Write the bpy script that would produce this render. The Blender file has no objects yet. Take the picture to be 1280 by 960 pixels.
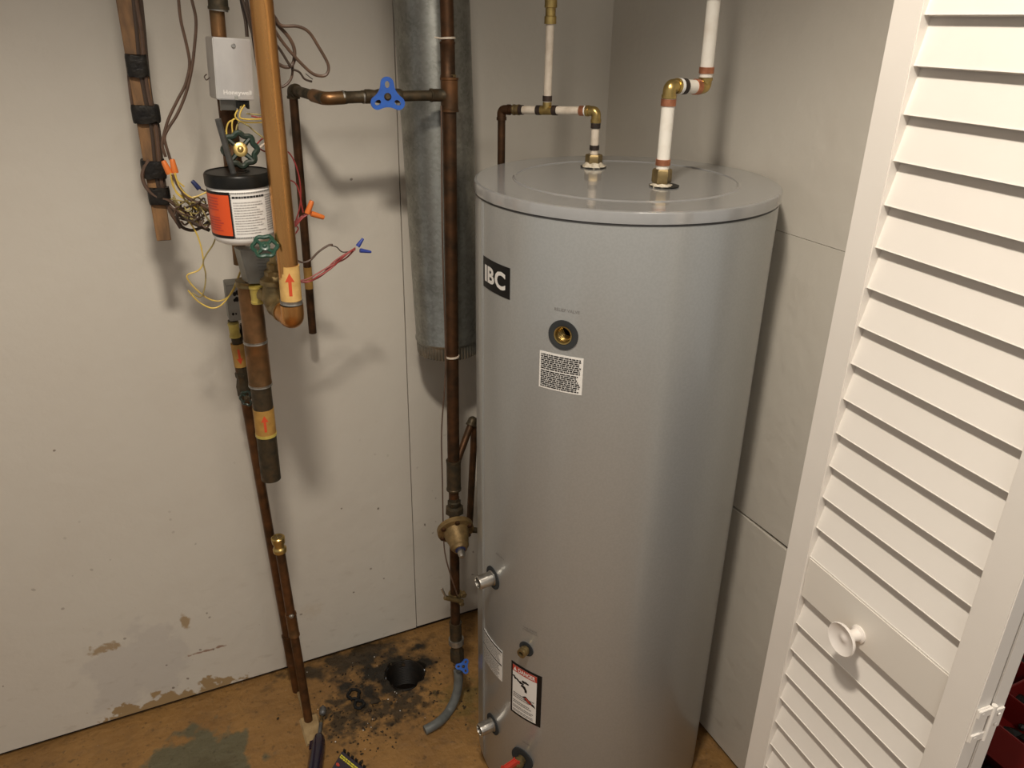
import bpy, bmesh, math, random
import numpy as np
from mathutils import Vector, Matrix
R = math.radians
random.seed(7)
SC = bpy.context.scene
COL = SC.collection
# ---------------------------------------------------------------- camera
CAM = Vector((0, 0, 1.65)); FPX = 982.4
_p, _r, _y = R(24.788), R(.8165), R(25.573)
FW = Vector((math.sin(_y)*math.cos(_p), math.cos(_y)*math.cos(_p), -math.sin(_p)))
_R0 = Vector((math.cos(_y), -math.sin(_y), 0)); _U0 = _R0.cross(FW)
RT = math.cos(_r)*_R0 + math.sin(_r)*_U0
UP = -math.sin(_r)*_R0 + math.cos(_r)*_U0
cd = bpy.data.cameras.new('camera'); cam = bpy.data.objects.new('camera', cd); COL.objects.link(cam)
cd.sensor_width = 36; cd.lens = FPX/1280*36; cd.clip_start = .02
cam.matrix_world = Matrix((( RT.x, UP.x, -FW.x, 0), (RT.y, UP.y, -FW.y, 0), (RT.z, UP.z, -FW.z, 1.65), (0, 0, 0, 1)))
SC.camera = cam
# ---------------------------------------------------------------- light, world, exposure
w = bpy.data.worlds.new('world'); SC.world = w; w.use_nodes = True
w.node_tree.nodes['Background'].inputs[0].default_value = (1.0, .96, .90, 1)
w.node_tree.nodes['Background'].inputs[1].default_value = .27
ld = bpy.data.lights.new('ceiling_spot', 'SPOT'); ld.energy = 112; ld.color = (1, .90, .77)
ld.spot_size = R(127); ld.spot_blend = .5; ld.shadow_soft_size = .085
lo = bpy.data.objects.new('ceiling_spot', ld); COL.objects.link(lo); lo.location = (.05, .38, 2.535)
lo.rotation_euler = (0, 0, 0)
la = bpy.data.lights.new('fill_light', 'AREA'); la.shape = 'RECTANGLE'; la.size = .9; la.size_y = .55; la.energy = 13; la.color = (1, .91, .80)  # added fill lamp: softens shadows, gives pipes and tank streak highlights
lr = bpy.data.objects.new('fill_light', la); COL.objects.link(lr); lr.location = (.30, -.95, 2.515)
SC.view_settings.view_transform = 'Standard'; SC.view_settings.look = 'None'
SC.view_settings.exposure = 0.36; SC.view_settings.gamma = 1
# ---------------------------------------------------------------- helpers: pixels to points in the room
YW = 1.7516      # back wall
XW = 1.0875       # right wall
TC = Vector((.8105, 1.229, 0)); TR = .2755; TZ = 1.393   # water tank
def ray(a, b): return FW + RT*((a-640)/FPX) - UP*((b-480)/FPX)
def P(a, b, d):            # point at distance d in front of the back wall
    v = ray(a, b); return CAM + v*((YW-d)/v.y)
def PX(a, b, x): v = ray(a, b); return CAM + v*(x/v.x)
def PZ(a, b, z=0.): v = ray(a, b); return CAM + v*((z-1.65)/v.z)
def TH(a, b, r=TR):        # angle and height on the tank jacket
    v = ray(a, b); A = v.x**2+v.y**2; B = -2*(v.x*TC.x+v.y*TC.y); C_ = TC.x**2+TC.y**2-r*r
    t = (-B-math.sqrt(max(B*B-4*A*C_, 0)))/(2*A); q = CAM+v*t
    th = math.atan2(q.y-TC.y, q.x-TC.x)
    return (th-2*math.pi if th > math.pi/2 else th), q.z
# ---------------------------------------------------------------- materials
def new_mat(name):
    m = bpy.data.materials.new(name); m.use_nodes = True
    return m, m.node_tree.nodes, m.node_tree.links, m.node_tree.nodes['Principled BSDF']
def c4(c): return (*c, 1)
def mat(name, a, b=None, rough=.5, metal=0., scale=20, bump=0., bscale=None, contrast=(.35, .65), rough2=None, coat=0., stretch=None, detail=6):
    m, N, L, B = new_mat(name)
    B.inputs['Base Color'].default_value = c4(a); B.inputs['Roughness'].default_value = rough
    B.inputs['Metallic'].default_value = metal; B.inputs['Coat Weight'].default_value = coat
    tc = N.new('ShaderNodeTexCoord'); mp = N.new('ShaderNodeMapping'); L.new(tc.outputs['Object'], mp.inputs[0])
    if stretch: mp.inputs['Scale'].default_value = stretch
    if b:
        n = N.new('ShaderNodeTexNoise'); n.inputs['Scale'].default_value = scale; n.inputs['Detail'].default_value = detail
        L.new(mp.outputs[0], n.inputs['Vector'])
        r = N.new('ShaderNodeMapRange'); r.inputs[1].default_value, r.inputs[2].default_value = contrast
        L.new(n.outputs[0], r.inputs[0])
        x = N.new('ShaderNodeMix'); x.data_type = 'RGBA'; x.inputs[6].default_value = c4(a); x.inputs[7].default_value = c4(b)
        L.new(r.outputs[0], x.inputs[0]); L.new(x.outputs[2], B.inputs['Base Color'])
        if rough2 is not None:
            q = N.new('ShaderNodeMapRange'); q.inputs[3].default_value = rough; q.inputs[4].default_value = rough2
            L.new(r.outputs[0], q.inputs[0]); L.new(q.outputs[0], B.inputs['Roughness'])
    if bump:
        n2 = N.new('ShaderNodeTexNoise'); n2.inputs['Scale'].default_value = bscale or scale*4; n2.inputs['Detail'].default_value = 5
        L.new(mp.outputs[0], n2.inputs['Vector'])
        bp = N.new('ShaderNodeBump'); bp.inputs['Strength'].default_value = bump; bp.inputs['Distance'].default_value = .002
        L.new(n2.outputs[0], bp.inputs['Height']); L.new(bp.outputs[0], B.inputs['Normal'])
    return m
class Paint:   # layers world-placed stains over a base colour
    def __init__(s, name, base, rough):
        s.m, s.N, s.L, s.B = new_mat(name); s.B.inputs['Roughness'].default_value = rough
        s.geo = s.N.new('ShaderNodeNewGeometry'); s.pos = s.geo.outputs['Position']
        v = s.N.new('ShaderNodeRGB'); v.outputs[0].default_value = c4(base); s.col = v.outputs[0]
    def math(s, op, a, b=None, clamp=False):
        n = s.N.new('ShaderNodeMath'); n.operation = op; n.use_clamp = clamp
        for i, v in enumerate((a, b)):
            if v is None: continue
            if isinstance(v, (int, float)): n.inputs[i].default_value = v
            else: s.L.new(v, n.inputs[i])
        return n.outputs[0]
    def noise(s, scale, lo=0., hi=1., detail=5, stretch=None, w=0, rough=.5):
        n = s.N.new('ShaderNodeTexNoise'); n.inputs['Scale'].default_value = scale; n.inputs['Detail'].default_value = detail
        n.inputs['Roughness'].default_value = rough
        mp = s.N.new('ShaderNodeMapping'); mp.inputs['Location'].default_value = (w*3.1, w*1.7, w)
        if stretch: mp.inputs['Scale'].default_value = stretch
        s.L.new(s.pos, mp.inputs[0]); s.L.new(mp.outputs[0], n.inputs['Vector'])
        r = s.N.new('ShaderNodeMapRange'); r.inputs[1].default_value = lo; r.inputs[2].default_value = hi
        s.L.new(n.outputs[0], r.inputs[0]); return r.outputs[0]
    def blob(s, c, size, soft=.3, amp=.6, nscale=18, w=0):     # 1 inside an irregular blob
        v = s.N.new('ShaderNodeVectorMath'); v.operation = 'SUBTRACT'; s.L.new(s.pos, v.inputs[0]); v.inputs[1].default_value = c
        d = s.N.new('ShaderNodeVectorMath'); d.operation = 'DIVIDE'; s.L.new(v.outputs[0], d.inputs[0]); d.inputs[1].default_value = size
        l = s.N.new('ShaderNodeVectorMath'); l.operation = 'LENGTH'; s.L.new(d.outputs[0], l.inputs[0])
        n = s.noise(nscale, .3, .7, w=w); n = s.math('MULTIPLY', s.math('SUBTRACT', n, .5), amp)
        t = s.math('ADD', l.outputs['Value'], n)
        r = s.N.new('ShaderNodeMapRange'); r.inputs[1].default_value = 1; r.inputs[2].default_value = 1-soft
        s.L.new(t, r.inputs[0]); return r.outputs[0]
    def specks(s, scale, thr, w=0, dens=None):     # tiny chips
        v = s.N.new('ShaderNodeTexVoronoi'); v.inputs['Scale'].default_value = scale
        mp = s.N.new('ShaderNodeMapping'); mp.inputs['Location'].default_value = (w, w*2, w*3)
        n = s.N.new('ShaderNodeTexNoise'); n.inputs['Scale'].default_value = scale*2.5
        a = s.N.new('ShaderNodeVectorMath'); a.operation = 'MULTIPLY_ADD'; s.L.new(n.outputs['Color'], a.inputs[0])
        k = .35/scale; a.inputs[1].default_value = (k, k, k); s.L.new(s.pos, a.inputs[2]); s.L.new(a.outputs[0], mp.inputs[0])
        s.L.new(mp.outputs[0], v.inputs['Vector'])
        size = s.N.new('ShaderNodeSeparateColor'); s.L.new(v.outputs['Color'], size.inputs[0])
        pick = s.math('GREATER_THAN', size.outputs[0], dens if dens is not None else .8)
        rad = s.math('MULTIPLY', size.outputs[1], thr)
        return s.math('MULTIPLY', s.math('LESS_THAN', v.outputs['Distance'], rad), pick)
    def over(s, mask, col, k=1.):
        x = s.N.new('ShaderNodeMix'); x.data_type = 'RGBA'
        if k != 1.: mask = s.math('MULTIPLY', mask, k)
        s.L.new(mask, x.inputs[0]); s.L.new(s.col, x.inputs[6]); x.inputs[7].default_value = c4(col); s.col = x.outputs[2]
    def done(s, height=None, dist=.002, strength=.5):
        s.L.new(s.col, s.B.inputs['Base Color'])
        if height is not None:
            b = s.N.new('ShaderNodeBump'); b.inputs['Distance'].default_value = dist; b.inputs['Strength'].default_value = strength
            s.L.new(height, b.inputs['Height']); s.L.new(b.outputs[0], s.B.inputs['Normal'])
        return s.m
def wall_paint():
    p = Paint('painted_drywall', (.615, .578, .508), .55)
    p.over(p.noise(1.6, .35, .7), (.585, .535, .465), .6)
    p.over(p.noise(9, .52, .8, w=2), (.56, .51, .44), .35)
    # plaster smear, scratched patches and torn paper low on the left
    p.over(p.blob((-.19, YW, .15), (.125, .3, .13), .2, .8, 14, 1), (.52, .485, .44), .7)
    p.over(p.blob((-.07, YW, .258), (.013, .3, .027), .4, .7, 60, 2), (.34, .23, .11), .85)
    p.over(p.blob((-.262, YW, .243), (.036, .3, .014), .4, 1.2, 50, 3), (.33, .23, .12), .85)
    p.over(p.blob((-.03, YW, .148), (.05, .3, .0045), .4, 1.3, 50, 4), (.24, .12, .07), .8)
    p.over(p.blob((-.15, YW, .012), (.175, .3, .042), .2, 1.5, 30, 5), (.33, .22, .10), .95)
    p.over(p.blob((.24, YW, .19), (.035, .3, .03), .8, 1.0, 30, 6), (.50, .38, .24), .35)
    # scuffs and chips, denser towards the floor
    sep = p.N.new('ShaderNodeSeparateXYZ'); p.L.new(p.pos, sep.inputs[0])
    low = p.N.new('ShaderNodeMapRange'); low.inputs[1].default_value = .75; low.inputs[2].default_value = .05; p.L.new(sep.outputs[2], low.inputs[0])
    p.over(p.math('MULTIPLY', p.specks(26, .13, 1, .66), low.outputs[0]), (.16, .12, .09), .8)
    p.over(p.math('MULTIPLY', p.specks(60, .16, 4, .8), low.outputs[0]), (.20, .15, .10), .7)
    p.over(p.specks(13, .045, 7, .6), (.17, .13, .10), .8)
    dirt = p.noise(22, .60, .78, w=4, stretch=(1, 1, 2.2)); lo2 = p.math('MULTIPLY', low.outputs[0], low.outputs[0])
    p.over(p.math('MULTIPLY', dirt, lo2), (.26, .20, .14), .3)
    return p.done(p.math('ADD', p.noise(38, .3, .7), p.math('MULTIPLY', p.noise(5, .3, .7, w=3), 2.)), .0016, .35)
def floor_paint():
    p = Paint('worn_tan_floor', (.30, .160, .048), .6)
    p.over(p.noise(7, .4, .65, w=1), (.22, .115, .036), .8)
    p.over(p.noise(30, .5, .75, w=2), (.13, .075, .032), .5)
    p.over(p.blob((-.10, 1.54, 0), (.14, .115, 1), .22, 1.1, 13, 3), (.105, .10, .058), .92)   # bare grey cement patch
    p.over(p.blob((-.10, 1.50, 0), (.10, .05, 1), .5, .9, 22, 6), (.085, .065, .03), .6)
    p.over(p.blob((.41, 1.625, 0), (.145, .12, 1), .55, 1.1, 20, 4), (.014, .010, .005), 1.)     # grime round the drain
    p.over(p.blob((.33, 1.72, 0), (.22, .06, 1), .6, 1.0, 22, 5), (.025, .018, .009), .9)
    p.over(p.blob((.26, 1.53, 0), (.08, .10, 1), .7, 1.2, 40, 7), (.03, .02, .009), .9)
    p.over(p.blob((.40, 1.50, 0), (.12, .07, 1), .7, 1.5, 45, 8), (.025, .018, .009), .85)
    p.over(p.blob((.58, 1.45, 0), (.09, .10, 1), .9, 1.3, 35, 10), (.10, .085, .02), .6)
    p.over(p.noise(60, .62, .72, w=9, detail=2), (.03, .02, .012), .45)
    p.over(p.specks(90, .28, 3, .6), (.05, .03, .018), .4)
    p.over(p.specks(48, .10, 5, .93), (.62, .56, .46), .9)
    return p.done(p.math('ADD', p.noise(40, .3, .7), p.math('MULTIPLY', p.noise(9, .3, .7, w=3), 2.)), .004, .6)
M = {}
M['wall'] = wall_paint(); M['floor'] = floor_paint()
M['ceil'] = mat('ceiling_paint', (.6, .56, .5), rough=.8)
M['gap'] = mat('dark_timber', (.045, .03, .02), (.02, .015, .01), rough=.9, scale=20)
M['tank'] = mat('grey_enamel', (.43, .44, .432), (.41, .42, .412), rough=.33, metal=.40, scale=260, contrast=(.45, .55), bump=.05, bscale=500, coat=.25)
M['lid'] = mat('grey_enamel_lid', (.40, .40, .395), (.38, .38, .375), rough=.16, metal=.35, scale=60, bump=.03, bscale=300, coat=.4)
M['seam'] = mat('dark_seam', (.05, .05, .05), rough=.6)
M['aged'] = mat('tarnished_copper', (.115, .052, .022), (.038, .023, .012), rough=.42, metal=.7, scale=38, bump=.25, bscale=120, rough2=.6, contrast=(.3, .7))
M['dull'] = mat('brown_copper', (.095, .066, .036), (.045, .038, .024), rough=.45, metal=.6, scale=50, bump=.3, rough2=.65)
M['bright'] = mat('bright_copper', (.72, .36, .12), (.42, .20, .065), rough=.19, metal=.95, scale=14, stretch=(3, 3, .35), bump=.05, rough2=.42, contrast=(.3, .75))
M['mid'] = mat('stained_copper', (.27, .135, .055), (.12, .07, .03), rough=.36, metal=.75, scale=26, bump=.2, rough2=.5)
M['red_cu'] = mat('reddish_copper', (.17, .075, .028), (.075, .04, .018), rough=.45, metal=.6, scale=30, bump=.2)
M['ring_cu'] = mat('copper_ring', (.62, .26, .14), (.45, .17, .09), rough=.3, metal=.8, scale=90)
M['ring_dk'] = mat('blackened_ring', (.07, .045, .035), (.03, .025, .022), rough=.45, metal=.5, scale=90)
M['solder'] = mat('solder', (.42, .40, .36), (.25, .23, .2), rough=.4, metal=.8, scale=90)
M['brass'] = mat('brass', (.58, .42, .15), (.38, .27, .10), rough=.3, metal=.9, scale=60, bump=.05)
M['brass_old'] = mat('old_brass', (.30, .22, .10), (.17, .125, .06), rough=.42, metal=.75, scale=50, bump=.2)
M['bronze'] = mat('cast_bronze', (.27, .18, .075), (.18, .12, .05), rough=.5, metal=.5, scale=70, bump=.4, bscale=260)
M['steel'] = mat('turned_steel', (.62, .60, .55), (.45, .43, .40), rough=.28, metal=.95, scale=80)
M['pex'] = mat('white_tube', (.80, .76, .68), (.70, .64, .55), rough=.4, scale=35, contrast=(.5, .8))
M['pex_old'] = mat('grubby_white_tube', (.66, .58, .48), (.50, .42, .33), rough=.5, scale=45, contrast=(.45, .75))
M['putty'] = mat('cream_putty', (.70, .64, .52), (.5, .43, .32), rough=.8, scale=120, bump=1., bscale=160)
M['black'] = mat('black_plastic', (.008, .008, .007), (.014, .013, .011), rough=.35, scale=60)
M['foam'] = mat('dark_grey_foam', (.035, .038, .04), rough=.8)
M['tape'] = mat('black_tape', (.009, .008, .008), (.022, .019, .015), rough=.4, scale=60, bump=.9, bscale=120)
M['wood'] = mat('dirty_wood', (.26, .135, .052), (.11, .06, .027), rough=.7, scale=30, stretch=(2, 2, .5), bump=.5)
M['cable'] = mat('brown_cable', (.115, .066, .042), (.075, .045, .03), rough=.5, scale=60)
M['cable_dk'] = mat('dark_brown_cable', (.05, .032, .022), rough=.5)
M['yellow'] = mat('yellow_wire', (.72, .52, .10), (.55, .38, .08), rough=.4, scale=60)
M['yellow_dk'] = mat('grimy_yellow_wire', (.42, .34, .12), (.22, .17, .07), rough=.6, scale=60)
M['red'] = mat('red_wire', (.33, .035, .03), (.24, .03, .028), rough=.45, scale=60)
M['redpink'] = mat('faded_red_wire', (.38, .10, .09), (.28, .07, .06), rough=.5, scale=60)
M['orange'] = mat('orange_nut', (.66, .17, .03), rough=.4)
M['blue'] = mat('blue_enamel', (.02, .115, .50), (.015, .085, .40), rough=.35, scale=60, coat=.3)
M['navy'] = mat('navy_plastic', (.02, .03, .10), rough=.35)
M['nutblue'] = mat('blue_nut', (.035, .06, .30), rough=.4)
M['green'] = mat('green_enamel', (.011, .030, .019), (.018, .022, .014), rough=.35, scale=60, coat=.2)
M['green2'] = mat('dark_green_enamel', (.014, .060, .038), rough=.35, coat=.3)
M['white'] = mat('white_plastic', (.84, .82, .78), rough=.3, coat=.2)
M['sticker'] = mat('white_sticker', (.78, .76, .72), rough=.4)
M['ink'] = mat('black_print', (.010, .009, .009), rough=.45)
M['inkgrey'] = mat('grey_print', (.20, .19, .18), rough=.5)
M['inkmid'] = mat('soft_grey_print', (.36, .34, .32), rough=.5)
M['inkred'] = mat('red_print', (.48, .05, .03), rough=.4)
M['orangelabel'] = mat('orange_label', (.70, .085, .014), rough=.35)
M['paperlabel'] = mat('yellow_tape', (.74, .48, .17), (.60, .36, .11), rough=.55, scale=50)
M['oldlabel'] = mat('aged_yellow_tape', (.46, .26, .06), (.34, .18, .04), rough=.55, scale=50)
M['arrow'] = mat('red_marker', (.62, .07, .02), rough=.6)
M['cleartag'] = mat('yellow_tag', (.56, .44, .10), (.34, .25, .05), rough=.35, scale=40)
M['alu'] = mat('brushed_aluminium', (.62, .60, .57), (.52, .50, .48), rough=.42, metal=.75, scale=25, stretch=(1, 1, .4))
M['alu_dull'] = mat('dull_aluminium', (.34, .34, .31), (.26, .25, .22), rough=.5, metal=.5, scale=25)
M['hose'] = mat('grey_hose', (.14, .15, .145), (.10, .105, .10), rough=.5, scale=40)
M['door'] = mat('white_door_paint', (.80, .76, .705), (.78, .74, .685), rough=.42, scale=12, bump=.08, bscale=60)
M['rail'] = mat('cream_rail_paint', (.75, .71, .645), rough=.42)
M['knob'] = mat('white_knob', (.82, .77, .72), rough=.25, coat=.3)
M['redtray'] = mat('red_plastic', (.15, .008, .007), rough=.4)
M['rubber'] = mat('black_rubber', (.012, .012, .012), rough=.5)
M['tool'] = mat('glossy_dark_plastic', (.012, .012, .03), (.02, .01, .02), rough=.16, scale=30, coat=.5)
M['toolgrey'] = mat('grey_steel_barrel', (.20, .20, .20), (.12, .12, .12), rough=.4, metal=.6, scale=60)
M['rod'] = mat('grey_rod', (.13, .13, .125), (.09, .09, .085), rough=.35, metal=.5, scale=60)
M['yprint'] = mat('yellow_print', (.62, .56, .05), rough=.5)
M['drain'] = mat('black_drain', (.012, .008, .005), (.005, .004, .003), rough=.5, scale=50)
M['dirt'] = mat('dirt_crumbs', (.055, .038, .022), (.02, .014, .009), rough=.6, scale=60)
M['paper'] = mat('pale_rubble', (.42, .30, .15), (.30, .20, .09), rough=.8, scale=40, bump=.5)
M['emit'] = mat('lamp_lens', (1, .9, .8)); _b = M['emit'].node_tree.nodes['Principled BSDF']
_b.inputs['Emission Color'].default_value = (1, .86, .7, 1); _b.inputs['Emission Strength'].default_value = 6
def galv():
    m, N, L, B = new_mat('galvanised_steel'); B.inputs['Metallic'].default_value = .9
    tc = N.new('ShaderNodeTexCoord'); v = N.new('ShaderNodeTexVoronoi'); v.inputs['Scale'].default_value = 170
    n = N.new('ShaderNodeTexNoise'); n.inputs['Scale'].default_value = 26; n.inputs['Detail'].default_value = 6
    L.new(tc.outputs['Object'], v.inputs['Vector']); L.new(tc.outputs['Object'], n.inputs['Vector'])
    s = N.new('ShaderNodeSeparateColor'); L.new(v.outputs['Color'], s.inputs[0])
    a = N.new('ShaderNodeMath'); a.operation = 'MULTIPLY_ADD'; a.inputs[1].default_value = .25; L.new(s.outputs[0], a.inputs[0]); L.new(n.outputs[0], a.inputs[2])
    r = N.new('ShaderNodeMapRange'); r.inputs[1].default_value = .35; r.inputs[2].default_value = .95; L.new(a.outputs[0], r.inputs[0])
    x = N.new('ShaderNodeMix'); x.data_type = 'RGBA'; x.inputs[6].default_value = (.22, .222, .20, 1); x.inputs[7].default_value = (.37, .37, .34, 1)
    L.new(r.outputs[0], x.inputs[0]); L.new(x.outputs[2], B.inputs['Base Color'])
    q = N.new('ShaderNodeMapRange'); q.inputs[3].default_value = .42; q.inputs[4].default_value = .30; L.new(r.outputs[0], q.inputs[0]); L.new(q.outputs[0], B.inputs['Roughness'])
    return m
M['galv'] = galv()
for _k in ('ink', 'black', 'tape', 'foam', 'gap', 'drain', 'dirt', 'rubber'): M[_k].node_tree.nodes['Principled BSDF'].inputs['Specular IOR Level'].default_value = .22
# ---------------------------------------------------------------- object helpers
def tag(o, label=None, cat=None, group=None, kind=None):
    if label: o['label'] = label
    if cat: o['category'] = cat
    if group: o['group'] = group
    if kind: o['kind'] = kind
    return o
def thing(name, loc, label, cat, group=None):
    o = bpy.data.objects.new(name, None); COL.objects.link(o); o.empty_display_size = .03
    o.location = loc; o['org'] = list(loc); return tag(o, label, cat, group)
def org(o): return Vector(o['org']) if 'org' in o else Vector((0, 0, 0))
def obj(name, bm, m, parent=None, label=None, cat=None, group=None, kind=None, smooth=True):
    """bm is built in room coordinates; the object's origin is its thing's base"""
    me = bpy.data.meshes.new(name)
    if isinstance(bm, bmesh.types.BMesh):
        bmesh.ops.recalc_face_normals(bm, faces=bm.faces)
        if parent is None:
            xs = [v.co for v in bm.verts]
            o_ = Vector(((min(v.x for v in xs)+max(v.x for v in xs))/2, (min(v.y for v in xs)+max(v.y for v in xs))/2, min(v.z for v in xs)))
        else: o_ = org(parent)
        bmesh.ops.translate(bm, verts=bm.verts, vec=-o_)
        bm.to_mesh(me); bm.free()
    if smooth:
        for p in me.polygons: p.use_smooth = True
        try: me.set_sharp_from_angle(angle=R(38))
        except Exception: pass
    me.materials.append(M[m] if isinstance(m, str) else m)
    o = bpy.data.objects.new(name, me); COL.objects.link(o)
    if parent is not None:
        o.parent = parent; o['org'] = list(o_)
    else:
        o.location = o_; o['org'] = list(o_)
    return tag(o, label, cat, group, kind)
def frame(d):
    d = Vector(d).normalized(); a = Vector((0, 0, 1)) if abs(d.z) < .9 else Vector((1, 0, 0))
    u = d.cross(a).normalized(); return u, d.cross(u).normalized(), d
def ringverts(bm, c, u, v, r, n): return [bm.verts.new(c + u*(r*math.cos(2*math.pi*k/n)) + v*(r*math.sin(2*math.pi*k/n))) for k in range(n)]
def loft(bm, rings, cap=True, closed=False):
    for a, b in zip(rings, rings[1:]+([rings[0]] if closed else [])):
        n = len(a)
        for k in range(n): bm.faces.new((a[k], a[(k+1) % n], b[(k+1) % n], b[k]))
    if cap and not closed:
        bm.faces.new(rings[0][::-1]); bm.faces.new(rings[-1])
def sweep(bm, pts, r, n=12, cap=True, closed=False):
    pts = [Vector(p) for p in pts]; rs = r if isinstance(r, (list, tuple)) else [r]*len(pts)
    rings = []; u = None
    for i, p in enumerate(pts):
        if closed: t = pts[(i+1) % len(pts)]-pts[i-1]
        else: t = pts[min(i+1, len(pts)-1)]-pts[max(i-1, 0)]
        t.normalize()
        if u is None: u = frame(t)[0]
        else:
            u = (u - t*u.dot(t)); u = u.normalized() if u.length > 1e-6 else frame(t)[0]
        rings.append(ringverts(bm, p, u, t.cross(u), rs[i], n))
    loft(bm, rings, cap, closed); return bm
def fillet(pts, rad, n=6):
    pts = [Vector(p) for p in pts]; out = [pts[0]]
    for a, b, c in zip(pts, pts[1:], pts[2:]):
        k = min(rad, (a-b).length*.45, (c-b).length*.45); p0 = b+(a-b).normalized()*k; p1 = b+(c-b).normalized()*k
        for i in range(n+1):
            t = i/n; out.append(p0*(1-t)**2 + b*2*t*(1-t) + p1*t*t)
    return out+[pts[-1]]
def spline(pts, n=8):
    pts = [Vector(p) for p in pts]; q = [pts[0]*2-pts[1]]+pts+[pts[-1]*2-pts[-2]]; out = []
    for i in range(1, len(q)-2):
        a, b, c, d = q[i-1:i+3]
        for k in range(n):
            t = k/n; out.append(.5*((2*b)+(c-a)*t+(2*a-5*b+4*c-d)*t*t+(3*b-a-3*c+d)*t**3))
    return out+[pts[-1]]
def lathe(bm, A, d, prof, n=24, cap=True, wob=None):
    u, v, d = frame(d); rings = []
    for t, r in prof:
        c = Vector(A)+d*t
        if wob: rings.append([bm.verts.new(c+(u*math.cos(2*math.pi*k/n)+v*math.sin(2*math.pi*k/n))*(r*wob(k, t))) for k in range(n)])
        else: rings.append(ringverts(bm, c, u, v, max(r, 1e-5), n))
    loft(bm, rings, cap); return bm
def tube(A, B, r, n=20): bm = bmesh.new(); return sweep(bm, [A, B], r, n)
def sleeve(A, B, r, lip=.0008, n=20):       # a fitting slipped over a pipe
    A = Vector(A); B = Vector(B); l = (B-A).length; e = min(.004, l*.2)
    return lathe(bmesh.new(), A, B-A, [(0, r*.93), (0, r+lip), (e, r+lip), (e*1.3, r), (l-e*1.3, r), (l-e, r+lip), (l, r+lip), (l, r*.93)], n)
def box(bm, c, ax, ay, az, sx, sy, sz, bev=0.):
    c = Vector(c); ax, ay, az = (Vector(a).normalized() for a in (ax, ay, az))
    r = bmesh.ops.create_cube(bm, size=1); vs = r['verts']
    for v in vs:
        q = v.co.copy(); v.co = c + ax*(q.x*sx) + ay*(q.y*sy) + az*(q.z*sz)
    if bev:
        es = list({e for v in vs for e in v.link_edges}); bmesh.ops.bevel(bm, geom=es, offset=bev, segments=2, affect='EDGES')
    return bm
X, Y, Z = Vector((1, 0, 0)), Vector((0, 1, 0)), Vector((0, 0, 1))
def abox(x0, x1, y0, y1, z0, z1, bev=0.):
    return box(bmesh.new(), ((x0+x1)/2, (y0+y1)/2, (z0+z1)/2), X, Y, Z, x1-x0, y1-y0, z1-z0, bev)
def lerp(a, b, t): return Vector(a)*(1-t)+Vector(b)*t
def hexnut(A, d, r, l): return lathe(bmesh.new(), A, d, [(0, r*.9), (l*.12, r), (l*.88, r), (l, r*.9)], 6)
def flat_mesh(outlines, depth, res=8):      # filled 2D outlines (holes allowed) with thickness, as a bmesh in XY
    cu = bpy.data.curves.new('t', 'CURVE'); cu.dimensions = '2D'; cu.fill_mode = 'BOTH'; cu.extrude = depth/2
    for ol in outlines:
        s = cu.splines.new('POLY'); s.points.add(len(ol)-1); s.use_cyclic_u = True
        for q, (a, b) in zip(s.points, ol): q.co = (a, b, 0, 1)
    return _cu2bm(cu)
def text_mesh(body, w=None, h=None, depth=.0002, bold=0., track=1.):
    cu = bpy.data.curves.new('t', 'FONT'); cu.body = body; cu.size = 1; cu.extrude = 0; cu.offset = bold; cu.space_character = track; cu.resolution_u = 3
    bm = _cu2bm(cu); xs = [v.co.x for v in bm.verts]; ys = [v.co.y for v in bm.verts]
    x0, x1, y0, y1 = min(xs), max(xs), min(ys), max(ys)
    sx = (w/(x1-x0)) if w else 1; sy = (h/(y1-y0)) if h else sx
    if not w: sx = sy
    for v in bm.verts: v.co = Vector(((v.co.x-(x0+x1)/2)*sx, (v.co.y-(y0+y1)/2)*sy, 0))
    return bm
def _cu2bm(cu):
    o = bpy.data.objects.new('t', cu); COL.objects.link(o); bpy.context.view_layer.update()
    me = bpy.data.meshes.new_from_object(o.evaluated_get(bpy.context.evaluated_depsgraph_get()))
    bm = bmesh.new(); bm.from_mesh(me); bpy.data.objects.remove(o); bpy.data.curves.remove(cu); bpy.data.meshes.remove(me); return bm
def place(bm, c, ax, ay, az=None):
    c, ax, ay = Vector(c), Vector(ax).normalized(), Vector(ay).normalized(); az = Vector(az).normalized() if az else ax.cross(ay)
    for v in bm.verts: q = v.co.copy(); v.co = c+ax*q.x+ay*q.y+az*q.z
    return bm
def quad2(bm, x0, x1, y0, y1, nx=1):
    for i in range(nx):
        a = x0+(x1-x0)*i/nx; b = x0+(x1-x0)*(i+1)/nx
        bm.faces.new([bm.verts.new((p, q, 0)) for p, q in ((a, y0), (b, y0), (b, y1), (a, y1))])
def dashes(bm, x0, x1, y0, y1, n, fill=.55, word=(.03, .12), indent=0., ragged=.15, seed=1):
    """rows of small word-like marks, as in print too small to read"""
    rnd = random.Random(seed); h = (y0-y1)/n if y0 > y1 else (y1-y0)/n; W = x1-x0
    for i in range(n):
        y = max(y0, y1)-h*(i+.5); x = x0; xe = x1-W*rnd.random()*ragged
        while x < xe-.01*W:
            l = W*rnd.uniform(*word); quad2(bm, x, min(x+l, xe), y-h*fill/2, y+h*fill/2); x += l+W*.014
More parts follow.
